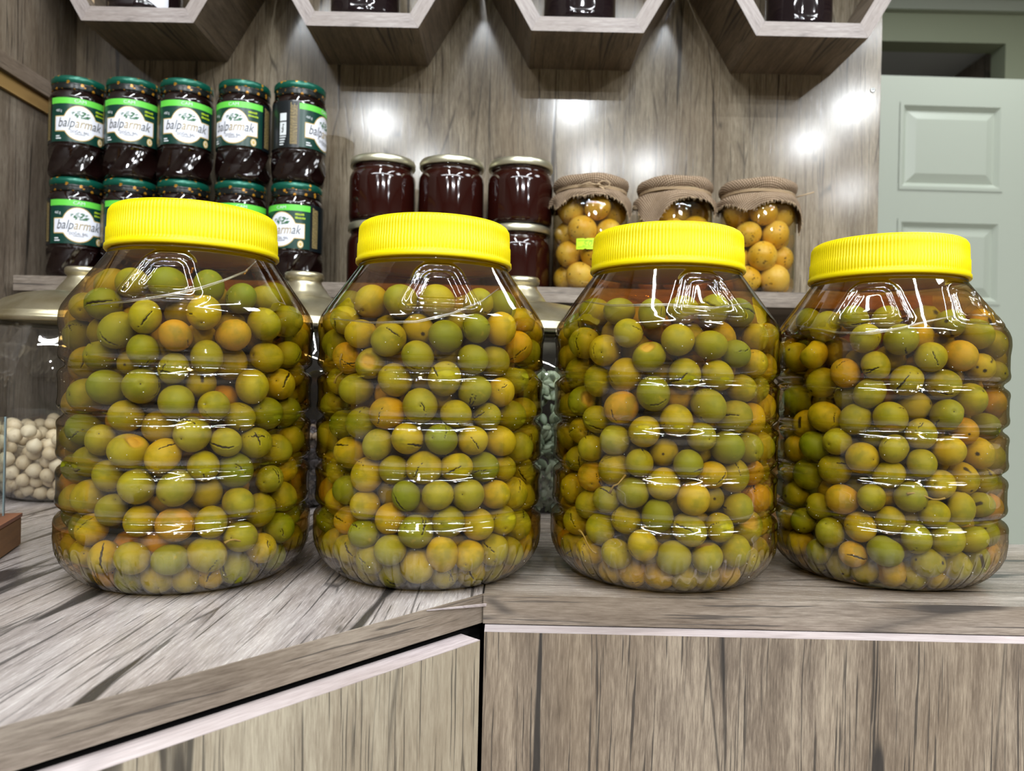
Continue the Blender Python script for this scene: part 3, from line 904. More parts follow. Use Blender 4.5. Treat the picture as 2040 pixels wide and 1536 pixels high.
# yellow screw lid
LR = 0.0592; LZ0 = 0.2365; LZ1 = 0.2680
lid_prof = [(0.0566, LZ0 + 0.0012), (0.0580, LZ0), (0.0600, LZ0), (0.0606, LZ0 + 0.0008), (0.0604, LZ0 + 0.0034), (0.0593, LZ0 + 0.0044), (0.0590, LZ0 + 0.0060), (0.0588, LZ0 + 0.0150),
            (0.0583, LZ0 + 0.0156), (0.0581, LZ0 + 0.0240), (0.0577, LZ1 - 0.0040), (0.0567, LZ1 - 0.0015), (0.0550, LZ1 - 0.0004), (0.053, LZ1), (0.050, LZ1 - 0.0004), (0.0, LZ1 - 0.0004)]
def lid_r(r, z, a):
    if LZ0 + 0.005 < z < LZ1 - 0.003 and r > 0.05:
        return r + 0.00060 * (1 if math.cos(a * 150) > 0 else 0)
    return r
lid_me = MB().lathe(lid_prof, 900, lid_r).mesh('screw_lid', M['yellow'])
in_prof = [(0.0576, LZ0 + 0.0004), (0.0574, LZ1 - 0.003), (0.0, LZ1 - 0.003)]
lid_in_me = MB().lathe(in_prof, 96).mesh('lid_lining', M['yellow'])
ring_me = MB().lathe([(0.0562, LZ0 - 0.0030), (0.0580, LZ0 - 0.0022), (0.0580, LZ0 - 0.0008), (0.0562, LZ0 - 0.0002)], 96).mesh('neck_ring', M['pet'])

jars = [(-0.240, 0.569), (-0.063, 0.595), (0.121, 0.604), (0.306, 0.624)]
jarlab = ['yellow-lidded plastic jar of green olives beside the nut jar, on the angled countertop',
          'yellow-lidded plastic jar of green olives in front of the plain honey jars, second of four',
          'yellow-lidded plastic jar of green olives in front of the burlap jars, third of four',
          'yellow-lidded plastic jar of green olives in front of the pale green door']
oliw = ['leftmost olive jar', 'second olive jar', 'third olive jar', 'rightmost olive jar']
def band_name(z):
    for nm, zz in (('base of the', 0.026), ('lowest ribbed band of the', 0.052), ('second ribbed band of the', 0.0855), ('third ribbed band of the', 0.1195), ('fourth ribbed band of the', 0.1535), ('top band of the', 0.186)):
        if z < zz: return nm
    return 'shoulder of the'
def side_name(t_):
    for nm, q in (('far left', -0.62), ('left', -0.36), ('left of centre', -0.12), ('centre', 0.12), ('right of centre', 0.36), ('right', 0.62)):
        if t_ < q: return nm
    return 'far right'
def view_ang(p): return math.atan2(-p[1], -p[0])   # polar angle of the direction jar -> camera
# (offset degrees of shoulder panels from the direction towards the lens)
panoff = [(-14, 166), (3, 183), (22, 202), (-8, 50, 172)]
fills = [0.2090, 0.2040, 0.2030, 0.2030]
# ---- olive shapes
import bmesh
def ico(sub):
    bm = bmesh.new(); bmesh.ops.create_icosphere(bm, subdivisions=sub, radius=1.0)
    V = np.array([v.co[:] for v in bm.verts]); Fc = np.array([[v.index for v in f.verts] for f in bm.faces]); bm.free()
    return V, Fc
ICO = {s: ico(s) for s in (1, 2, 3, 5)}
def fbm3(P, seed, k=4):
    g = np.random.default_rng(seed); o = np.zeros(len(P))
    for i in range(k):
        d = g.normal(size=3); d /= np.linalg.norm(d); o += np.sin(P @ d * g.uniform(1.5, 4.0) + g.uniform(0, 6.28)) / k
    return o
def olive_shape(sub, seed, kind):
    V, Fc = ICO[sub]; g = np.random.default_rng(seed)
    P = V.copy(); n = len(P)
    rad = 1 + 0.035 * fbm3(V, seed)
    mark = np.zeros((n, 4)); mark[:, 3] = 1
    # stem dimple
    dz = np.arccos(np.clip(V[:, 2], -1, 1))
    rad -= 0.07 * np.exp(-(dz / 0.16) ** 2)
    mark[:, 0] = np.maximum(mark[:, 0], 0.9 * np.exp(-(dz / 0.07) ** 2))
    slits = {0: 0, 1: 2, 2: 3, 3: 4, 4: 2, 5: 1}[kind]
    for q in range(slits):
        c = g.normal(size=3); c /= np.linalg.norm(c)
        if q == 1 and kind in (2, 3): c = c0 + 0.25 * c;
        elif q > 0: c = -c0 + 0.7 * c; c /= np.linalg.norm(c)
        c0 = c
        tdir = np.cross(c, g.normal(size=3)); tdir /= np.linalg.norm(tdir); b = np.cross(c, tdir)
        al = V @ tdir; ac = V @ b + 0.06 * np.sin(al * g.uniform(2, 5) + g.uniform(0, 6)) + 0.018 * np.sin(al * 17)
        L = g.uniform(0.45, 0.85) if kind != 4 else 0.95
        wd = (g.uniform(0.035, 0.075) if kind != 4 else 0.10) * np.clip(1 - (np.abs(al) / L) ** 2, 0, 1)
        front = (V @ c) > 0
        m_ = np.where(front & (np.abs(al) < L), np.clip(1 - np.abs(ac) / np.maximum(wd, 1e-3), 0, 1), 0)
        rad -= 0.16 * m_
        rad += np.where(front, 0.03 * np.exp(-((np.abs(ac) - wd) / 0.05) ** 2) * (np.abs(al) < L), 0)
        mark[:, 0] = np.maximum(mark[:, 0], np.clip(m_ * 1.8, 0, 1))
    if kind == 5:   # chunk broken out, paler flesh showing
        c = g.normal(size=3); c /= np.linalg.norm(c)
        dd = np.arccos(np.clip(V @ c, -1, 1)) + 0.12 * fbm3(V * 3, seed + 9)
        m_ = 1 / (1 + np.exp((dd - 0.55) / 0.04))
        rad -= 0.26 * m_
        mark[:, 1] = np.maximum(mark[:, 1], 0.8 * m_)
    P = V * rad[:, None]
    P *= np.array([g.uniform(0.93, 1.0), g.uniform(0.93, 1.0), g.uniform(1.04, 1.16)])
    return P, Fc, mark
KINDS = [0, 1, 1, 2, 3, 1, 0, 4, 2, 5, 1, 0]
VAR = [olive_shape(5, 100 + i, k) for i, k in enumerate(KINDS)]
VAR3 = [olive_shape(3, 100 + i, k) for i, k in enumerate(KINDS)]
VAR2 = [olive_shape(2, 100 + i, 0) for i in range(6)]
RO = 0.0117
def olive_mesh(i):
    P, Fc, mk = VAR[i]
    me = mesh_np('olive', P * RO, Fc, M['olive'])
    at = me.color_attributes.new('mark', 'FLOAT_COLOR', 'POINT')
    at.data.foreach_set('color', mk.astype(np.float32).ravel())
    return me
OLIVE_ME = [olive_mesh(i) for i in range(len(KINDS))]

def rotm(g):
    q = g.normal(size=4); q /= np.linalg.norm(q)
    a, b, c, d = q
    return np.array([[a*a+b*b-c*c-d*d, 2*(b*c-a*d), 2*(b*d+a*c)], [2*(b*c+a*d), a*a-b*b+c*c-d*d, 2*(c*d-a*b)], [2*(b*d-a*c), 2*(c*d+a*b), a*a-b*b-c*c+d*d]])

allol = []   # (score, jar, pos, radius, layerdepth)
for ji, (jx, jy) in enumerate(jars):
    g = np.random.default_rng(40 + ji)
    N = 420
    rad = g.uniform(0.0106, 0.0129, N)
    inn = lambda z: rj(z) - 0.0010 - 0.0019 * np.clip((0.034 - z) / 0.010, 0, 1)
    P = pack(N, rad, inn, 0.0012, fills[ji], 0.036, 150, 70 + ji)
    P[:, 0] += jx; P[:, 1] += jy
    cam_p = np.array([0, 0, EYE])
    dist = np.linalg.norm(P - cam_p, axis=1)
    # how near the outer wall, on the side of the lens
    rr = np.hypot(P[:, 0] - jx, P[:, 1] - jy)
    lay = (rj(P[:, 2]) - rr - rad)
    tocam = np.array([-jx, -jy]) / math.hypot(jx, jy)
    facing = ((P[:, 0] - jx) * tocam[0] + (P[:, 1] - jy) * tocam[1]) / np.maximum(rr, 1e-6)
    for i in range(N):
        allol.append((dist[i] + (0.3 if lay[i] > 0.0090 else 0) + (0.3 if facing[i] < 0.15 else 0), ji, P[i], rad[i], lay[i], facing[i]))
order = sorted(range(len(allol)), key=lambda i: allol[i][0])
single = set(order[:300])
bigV = []; bigF = []; bigM = []; nb = 0
for idx, (scr, ji, P, rad, lay, fc) in enumerate(allol):
    g = np.random.default_rng(9000 + idx)
    if idx in single:
        vi = int(g.integers(len(OLIVE_ME)))
        o = bpy.data.objects.new('olive', OLIVE_ME[vi])
        hue = float(g.random()); o.color = (hue, hue, hue, 1)
        jx, jy = jars[ji]; jd = math.hypot(jx, jy)
        sd = ((P[0] - jx) * jy - (P[1] - jy) * jx) / jd / 0.078
        huen = 'green' if hue < 0.2 else 'yellow-green' if hue < 0.72 else 'golden' if hue < 0.93 else 'brownish'
        crn = ['smooth', 'slit', 'cracked', 'badly cracked', 'gaping', 'broken'][KINDS[vi]]
        o.location = P; o.rotation_euler = (g.uniform(0, 6.3), g.uniform(0, 6.3), g.uniform(0, 6.3))
        s = rad / RO * 0.95; o.scale = (s, s, s)
        link(o)
        tag(o, '%s %s olive at %s, %s %s' % (crn, huen, side_name(sd), band_name(P[2]), oliw[ji]), 'olive', 'olives in the %s' % oliw[ji])
    else:
        if fc > -0.2 and lay < 0.02: Vv, Fc, mk = VAR3[int(g.integers(len(VAR3)))]
        elif lay < 0.03: Vv, Fc, mk = VAR2[int(g.integers(len(VAR2)))]
        else: Vv, Fc, mk = VAR2[0]
        bigV.append((Vv * rad * 0.95) @ rotm(g).T + P); bigF.append(Fc + nb); bigM.append(mk); nb += len(Vv)
V = np.concatenate(bigV); Fc = np.concatenate(bigF); mk = np.concatenate(bigM)
me = bpy.data.meshes.new('olives')
me.vertices.add(len(V)); me.vertices.foreach_set('co', V.astype(np.float32).ravel())
me.loops.add(Fc.size); me.loops.foreach_set('vertex_index', Fc.astype(np.int32).ravel())
me.polygons.add(len(Fc)); me.polygons.foreach_set('loop_start', np.arange(0, Fc.size, 3, dtype=np.int32))
me.update(calc_edges=True)
me.polygons.foreach_set('use_smooth', np.ones(len(Fc), bool))
me.materials.append(M['olives'])
at = me.color_attributes.new('mark', 'FLOAT_COLOR', 'POINT'); at.data.foreach_set('color', mk.astype(np.float32).ravel())
om = link(bpy.data.objects.new('olives', me))
tag(om, 'remaining green olives packed deeper inside the four yellow-lidded jars', 'olives', None, 'stuff')

for ji, (jx, jy) in enumerate(jars):
    j = empty('olive_jar', (jx, jy, 0.0004))
    tag(j, jarlab[ji], 'jar', 'yellow-lidded olive jars on the counter')
    va = view_ang((jx, jy))
    pan = [va + math.radians(a) for a in panoff[ji]]
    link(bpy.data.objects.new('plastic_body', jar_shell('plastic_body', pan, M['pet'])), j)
    link(bpy.data.objects.new('brine', jar_shell('brine', pan, M['brine'], 0.0005, 0.2330, 160)), j)
    l = link(bpy.data.objects.new('screw_lid', lid_me), j); l.rotation_euler = (0, 0, ji * 0.01)
    link(bpy.data.objects.new('lid_lining', lid_in_me), l)
    link(bpy.data.objects.new('neck_ring', ring_me), j)
    # air bubbles clinging to the inside of the wall
    g = np.random.default_rng(500 + ji)
    V1, F1 = ICO[1]
    bv = []; bf = []; nb = 0
    for q in range(150):
        z = g.uniform(0.01, fills[ji]); a = va + g.uniform(-1.5, 1.5)
        if g.random() < 0.5: z = g.choice(GROOVE) + g.normal() * 0.003
        r = float(rj(z)) - 0.0012; s = g.uniform(0.00018, 0.00042)
        bv.append(V1 * s + np.array([r * math.cos(a), r * math.sin(a), z])); bf.append(F1 + nb); nb += len(V1)
    bo = link(bpy.data.objects.new('air_bubbles', mesh_np('air_bubbles', np.concatenate(bv), np.concatenate(bf), M['bubble'])), j)
    bo['kind'] = 'stuff'

# whitish film line where the brine wets the shoulder, lying on the inner wall
FILM = [[(182, 609), (252, 602), (330, 590), (396, 576), (448, 559), (489, 542), (516, 516)],
        [(664, 636), (740, 644), (830, 642), (900, 626), (960, 601), (1000, 571)],
        [(1160, 601), (1220, 610), (1330, 608), (1420, 615), (1508, 602)],
        [(1584, 649), (1672, 664), (1738, 665), (1797, 654), (1849, 641), (1908, 629)]]
def on_wall(u, v, jx, jy):
    x = (u - 1020) + (v - 768) * 0.0225; y = -(u - 1020) * 0.0225 + (v - 768)
    d = np.array([x / F_PX, 1.0, -y / F_PX])
    for k in range(4000):
        p = np.array([0, 0, EYE]) + d * (0.40 + k * 0.0001)
        if math.hypot(p[0] - jx, p[1] - jy) < float(rj(p[2])) - 0.0006: return p
    return None
for ji, (jx, jy) in enumerate(jars):
    pts = []
    raw = FILM[ji]
    for a_, b_ in zip(raw[:-1], raw[1:]):
        for q in range(6):
            t_ = q / 6
            p = on_wall(a_[0] + (b_[0] - a_[0]) * t_, a_[1] + (b_[1] - a_[1]) * t_, jx, jy)
            if p is not None: pts.append((p[0] - jx, p[1] - jy, p[2]))
    mb = MB().tube(pts, 0.0008, 6, taper=[0.5 + 0.8 * math.sin(PI * i / (len(pts) - 1)) for i in range(len(pts))])
    jo = [o for o in bpy.data.objects if o.get('label') == jarlab[ji]][0]
    mb.build('brine_line', M['film'], jo)

# stray stems among the olives
for (ji, da, z, L, tilt) in [(0, 22, 0.038, 0.020, 0.05), (3, 20, 0.0735, 0.026, -0.1), (2, -38, 0.034, 0.022, -0.7), (2, -22, 0.078, 0.016, 0.9), (1, -52, 0.155, 0.022, 1.2)]:
    jx, jy = jars[ji]; a = view_ang((jx, jy)) + math.radians(da)
    pts = []
    for q in range(7):
        f_ = q / 6 - 0.5
        aa = a + f_ * L * math.cos(tilt) / 0.083
        zz = z + f_ * L * math.sin(tilt) + 0.0015 * math.sin(q * 1.1)
        rr_ = float(rj(zz)) - 0.0030
        pts.append((jx + rr_ * math.cos(aa), jy + rr_ * math.sin(aa), zz))
    o = MB().tube(pts, 0.0007, 6, taper=[1.6, 1, 0.9, 0.9, 0.9, 0.9, 1.2]).build('twig', M['stem'])
    tag(o, ['thin brown olive stem low in the first jar', 'curved olive stem high at the edge of the second jar', '%s olive stem in the third jar', 'straight pale olive stem across the fourth jar'][ji].replace('%s', 'low slanting' if z < 0.05 else 'hooked mid-height'), 'stem', 'stray olive stems')

# ------------------------------------------------------------------ brass-lidded glass jars behind
CRX = 0.122
gb_prof = [(0.0, 0.002), (0.074, 0.0), (0.083, 0.004), (0.098, 0.022), (0.112, 0.052), (0.1200, 0.090), (0.1215, 0.120), (0.1190, 0.150), (0.111, 0.180), (0.100, 0.203), (0.0985, 0.212)]
gb_me = MB().lathe(gb_prof, 96).mesh('glass_bowl', M['glass'])
def cj_in(z): return np.interp(z, [p[1] for p in gb_prof[1:]], [p[0] for p in gb_prof[1:]]) - 0.002
bl_me = MB().lathe([(0.1005, 0.2070), (0.1085, 0.2060), (0.1115, 0.2085), (0.1115, 0.2120), (0.1075, 0.2140), (0.1085, 0.2165), (0.1060, 0.2190), (0.0980, 0.2265), (0.0860, 0.2350), (0.0700, 0.2422), (0.0520, 0.2460), (0.0400, 0.2470), (0.0380, 0.2465)], 96).mesh('brass_lid', M['brass'])
kn_me = MB().lathe([(0.0380, 0.2460), (0.0362, 0.2485), (0.0330, 0.2495), (0.0290, 0.2555), (0.0240, 0.2620), (0.0212, 0.2660), (0.0206, 0.2690), (0.0228, 0.2705), (0.0238, 0.2730), (0.0238, 0.2770), (0.0222, 0.2792), (0.018, 0.2797), (0.0, 0.2790)], 72).mesh('knob', M['brass'])
CY = 0.945
cjs = [(px_x(171, 600, CY), 'hazelnuts'), (px_x(606, 600, CY), 'dark seeds'), (px_x(1036, 600, CY), 'pumpkin seeds')]
cjl = ['round glass jar of blanched hazelnuts with brass lid, beside the side wall', 'round glass jar of dark seeds with brass lid, behind the first two olive jars', 'round glass jar of pumpkin seeds with brass lid, behind the second and third olive jars']
for (cx, what), lb in zip(cjs, cjl):
    j = empty('storage_jar', (cx, CY, 0.0004)); tag(j, lb, 'jar', 'brass-lidded glass storage jars')
    link(bpy.data.objects.new('glass_bowl', gb_me), j)
    l = link(bpy.data.objects.new('brass_lid', bl_me), j)
    link(bpy.data.objects.new('knob', kn_me), l)

# contents
def nut_mesh():
    V, Fc = ICO[3]
    P = V.copy(); z = P[:, 2]
    k = 1 - 0.18 * np.clip(z, 0, 1) ** 2
    P[:, 0] *= k; P[:, 1] *= k * 0.92
    P[:, 2] = np.where(z > 0.93, z + (z - 0.93) * 1.6, z * 0.97)
    P *= (1 + 0.03 * fbm3(V, 5))[:, None]
    return mesh_np('hazelnut', P * 0.0083, Fc, M['nut'])
nut_me = nut_mesh()
V2n, F2n = ICO[2]
g = np.random.default_rng(77)
N = 420
rad = g.uniform(0.0078, 0.0088, N)
P = pack(N, rad, cj_in, 0.003, 0.098, 0.055, 110, 5)
hx = cjs[0][0]
sv = []; sf = []; nb = 0; cnt = 0; NUTS = []
for i in range(N):
    x, y, z = P[i]
    rr = math.hypot(x, y)
    u = 1020 + (x + hx) / (CY + y) * F_PX
    lay = float(cj_in(z)) - rr - rad[i]
    top = z > 0.080
    if y < 0.02 and (lay < 0.006 or (top and y < -0.02)) and -8 < u < 130:
        o = link(bpy.data.objects.new('hazelnut', nut_me))
        o.location = (x + hx, y + CY, z); o.rotation_euler = tuple(g.uniform(0, 6.3, 3)); s = rad[i] / 0.0083; o.scale = (s, s, s)
        NUTS.append((z, u, o)); cnt += 1
    else:
        sv.append((V2n * rad[i]) + np.array([x + hx, y + CY, z])); sf.append(F2n + nb); nb += len(V2n)
ORD = ['first', 'second', 'third', 'fourth', 'fifth', 'sixth', 'seventh', 'eighth', 'ninth', 'tenth', 'eleventh', 'twelfth', 'thirteenth', 'fourteenth', 'fifteenth', 'sixteenth', 'seventeenth', 'eighteenth', 'nineteenth', 'twentieth', 'twenty-first', 'twenty-second', 'twenty-third', 'twenty-fourth']
def tag_rows(items, step, text, cat, grp):
    rows = {}
    for z, u, o in items: rows.setdefault(int(z / step), []).append((u, o))
    for rn, key in enumerate(sorted(rows)):
        for cn, (u, o) in enumerate(sorted(rows[key], key=lambda q: q[0])):
            tag(o, text % (ORD[rn], ORD[cn]), cat, grp)
tag_rows(NUTS, 0.0145, 'blanched hazelnut in the glass jar, %s row from the bottom, %s from the left', 'hazelnut', 'hazelnuts in the round glass jar')
o = link(bpy.data.objects.new('hazelnuts', mesh_np('hazelnuts', np.concatenate(sv), np.concatenate(sf), M['nut'])))
tag(o, 'rest of the hazelnuts deeper in the round glass jar', 'hazelnuts', None, 'stuff')
# seeds: flat ovals
def seed_geo(L, W, T):
    V, Fc = ICO[2]
    P = V.copy()
    P[:, 0] *= (1 - 0.35 * np.clip(P[:, 2], 0, 1))
    return P * np.array([W, T, L]), Fc
SP, SF = seed_geo(0.0075, 0.0042, 0.0016)
seed_me = mesh_np('pumpkin_seed', SP, SF, M['seed'])
def seeds(cx, top, n, window, mat, name, lbl, grp, single_ok, geo, slab, scat):
    g = np.random.default_rng(int(1000 + cx * 1000))
    sv = []; sf = []; nb = 0; SEEDS = []
    for i in range(n):
        z = 0.004 + (top - 0.004) * g.random()
        a = -PI / 2 + g.uniform(-1.9, 1.9)
        r = float(cj_in(z)) - 0.0025 - 0.010 * g.random() ** 2
        if i < n * 0.15:
            z = top - 0.002 + g.normal() * 0.002; r = float(cj_in(top)) * math.sqrt(g.random()) - 0.004; a = g.uniform(0, 6.28)
        x, y = r * math.cos(a), r * math.sin(a)
        u = 1020 + (x + cx) / (CY + y) * F_PX
        rot = (g.uniform(-0.7, 0.7), g.uniform(0, 6.28), a + PI / 2 + g.uniform(-0.6, 0.6))
        Rm = Matrix.Rotation(rot[2], 3, 'Z') @ Matrix.Rotation(rot[0], 3, 'X') @ Matrix.Rotation(rot[1], 3, 'Y')
        if single_ok and y < -0.02 and window[0] < u < window[1] and r > float(cj_in(z)) - 0.008:
            o = link(bpy.data.objects.new(name, seed_me)); o.location = (x + cx, y + CY, z); o.rotation_euler = Rm.to_euler()
            SEEDS.append((z, u, o))
        else:
            sv.append(geo[0] @ np.array(Rm).T + np.array([x + cx, y + CY, z])); sf.append(geo[1] + nb); nb += len(geo[0])
    tag_rows(SEEDS, 0.0075, lbl, 'seed', grp)
    o = link(bpy.data.objects.new(name + 's', mesh_np(name + 's', np.concatenate(sv), np.concatenate(sf), mat)))
    tag(o, slab, scat, None, 'stuff')
seeds(cjs[2][0], 0.158, 2300, (1078, 1114), M['seed'], 'pumpkin_seed', 'grey-green pumpkin seed between olive jars, %s row from the bottom, %s from the left', 'pumpkin seeds seen between the olive jars', True, (SP, SF), 'grey-green pumpkin seeds filling the brass-lidded jar', 'seeds')
DSP, DSF = seed_geo(0.0052, 0.0036, 0.0022)
seeds(cjs[1][0], 0.088, 2000, (0, 0), M['darkseed'], 'dark_seed', '', '', False, (DSP, DSF), 'mixed dark seeds filling the brass-lidded jar behind the first two olive jars', 'seeds')

# ------------------------------------------------------------------ burlap-capped jars of speckled balls
YB = 1.150
BR = 0.0565; BH = 0.170
bj_prof = [(0, 0.002), (0.046, 0.0), (0.0535, 0.003), (0.0562, 0.010), (0.0565, 0.020), (0.0565, 0.118), (0.0555, 0.128), (0.0520, 0.138), (0.0485, 0.144), (0.0480, 0.150), (0.0480, 0.156)]
bj_me = MB().lathe(bj_prof, 72).mesh('glass_body', M['glass'])
oil_me = MB().lathe([(0, 0.003), (0.045, 0.001), (0.0525, 0.004), (0.0552, 0.011), (0.0555, 0.020), (0.0555, 0.118), (0.0545, 0.127), (0.0505, 0.137), (0.0, 0.137)], 64).mesh('oil', M['oil'])
bl2_me = MB().lathe([(0.0485, 0.150), (0.0525, 0.1505), (0.0530, 0.153), (0.0530, 0.163), (0.0515, 0.1660), (0.048, 0.1668), (0.0, 0.1668)], 64).mesh('metal_lid', M['silver_lid'])
def bj_in(z): return np.interp(z, [0.0, 0.010, 0.02, 0.118, 0.128, 0.138, 0.146], [0.050, 0.0545, 0.0555, 0.0555, 0.0545, 0.051, 0.047]) - 0.0008
VB, FB = ICO[3]
def ball_mesh(seed):
    P = VB * (1 + 0.05 * fbm3(VB, seed))[:, None] * np.array([1, 1, 0.94])
    return mesh_np('cheese_ball', P * 0.0195, FB, M['ball'])
BALL = [ball_mesh(s) for s in (1, 2, 3, 4)]
bu = [1175, 1342, 1507]
bjl = ['burlap-capped jar of yellow balls with the twine bow and neon price tag', 'burlap-capped jar of yellow balls in the middle of the three', 'burlap-capped jar of yellow balls nearest the pale door, cloth draped to one side']
blw = ['price-tagged burlap jar', 'middle burlap jar', 'burlap jar nearest the door']

def burlap(seed, hang, turn):
    """square cloth over the lid, tied under the rim; hang(angle) gives how far the skirt drops"""
    g = random.Random(seed)
    ph = [g.uniform(0, 6.28) for _ in range(5)]
    nth = 120; rows = []
    T = 0.1685
    uvs = []
    prof_top = [(0.0, T + 0.0005), (0.020, T + 0.0012), (0.036, T + 0.0010), (0.046, T + 0.0005), (0.0525, T - 0.0008), (0.0562, T - 0.0045), (0.0572, T - 0.0095), (0.0560, T - 0.0145), (0.0520, T - 0.0185), (0.0500, T - 0.0215)]
    V = []; UV = []
    s = 0.0; prev = None
    ss = []
    for (r, z) in prof_top:
        if prev: s += math.hypot(r - prev[0], z - prev[1])
        prev = (r, z); ss.append(s)
    nsk = 14
    nrow = len(prof_top) + nsk
    for i in range(nrow):
        for k in range(nth):
            a = 2 * PI * k / nth
            fold = 0.55 * math.sin(a * 7 + ph[0]) + 0.35 * math.sin(a * 11 + ph[1]) + 0.25 * math.sin(a * 3 + ph[2])
            if i < len(prof_top):
                r, z = prof_top[i]; s_ = ss[i]
                f_ = max(0, (i - 4) / 5)
                r += 0.0012 * fold * f_; z += 0.0008 * math.sin(a * 5 + i * 0.7 + ph[3]) * (1 if i > 1 else 0)
            else:
                t_ = (i - len(prof_top) + 1) / nsk
                L = hang(a)
                s_ = ss[-1] + L * t_
                r0, z0 = prof_top[-1]
                out = 0.0095 * math.sin(min(t_ * 1.5, 1) * PI / 2) + 0.0015
                z = z0 - L * t_ * 0.93
                r = r0 + out + 0.0042 * fold * t_ + 0.0012
                # stay outside the glass
                r = max(r, float(np.interp(z, [0.118, 0.128, 0.138, 0.146], [0.0582, 0.0574, 0.054, 0.051])) + 0.0006)
            V.append((r * math.cos(a), r * math.sin(a), z)); UV.append((s_ * math.cos(a), s_ * math.sin(a)))
    Fq = []
    for i in range(nrow - 1):
        for k in range(nth):
            k2 = (k + 1) % nth
            Fq.append((i * nth + k, (i + 1) * nth + k, (i + 1) * nth + k2, i * nth + k2))
    me = mesh_np('burlap_cover', V, Fq, M['burlap'])
    uvl = me.uv_layers.new(name='UVMap')
    for l in me.loops: uvl.data[l.index].uv = UV[l.vertex_index]
    # fringe of loose threads along the hem
    mb = MB()
    for q in range(190):
        a = g.uniform(0, 2 * PI); k = int(a / (2 * PI) * nth) % nth
        p = Vector(V[(nrow - 1) * nth + k]); pu_ = Vector(V[(nrow - 2) * nth + k])
        d = (p - pu_).normalized()
        tn = Vector((-math.sin(a), math.cos(a), 0))
        L = g.uniform(0.003, 0.0065)
        p = p + tn * g.uniform(-0.0012, 0.0012) - d * 0.001
        d2 = (d + tn * g.uniform(-0.6, 0.6) + Vector((math.cos(a), math.sin(a), 0)) * g.uniform(0.0, 0.4)).normalized()
        mb.tube([p, p + d2 * L * 0.5, p + d2 * L + tn * g.uniform(-0.001, 0.001)], 0.00032, 4)
    fr = mb.mesh('frayed_fringe', M['twine'])
    return me, fr
hangs = [lambda a: 0.014 + 0.012 * max(0, math.sin((a + 0.55) * 2 + 1.2)) + (0.016 * math.exp(-((a - 3.75) / 0.25) ** 2)) + 0.018 * math.exp(-((a - 5.75) / 0.22) ** 2),
         lambda a: 0.014 + 0.040 * math.exp(-((a - 3.95) / 0.42) ** 2) + 0.022 * math.exp(-((a - 5.75) / 0.30) ** 2),
         lambda a: 0.016 + 0.014 * math.exp(-((a - 4.2) / 0.35) ** 2) + 0.042 * math.exp(-((a - 5.95) / 0.28) ** 2) + 0.02 * math.exp(-((a - 0.1) / 0.3) ** 2)]
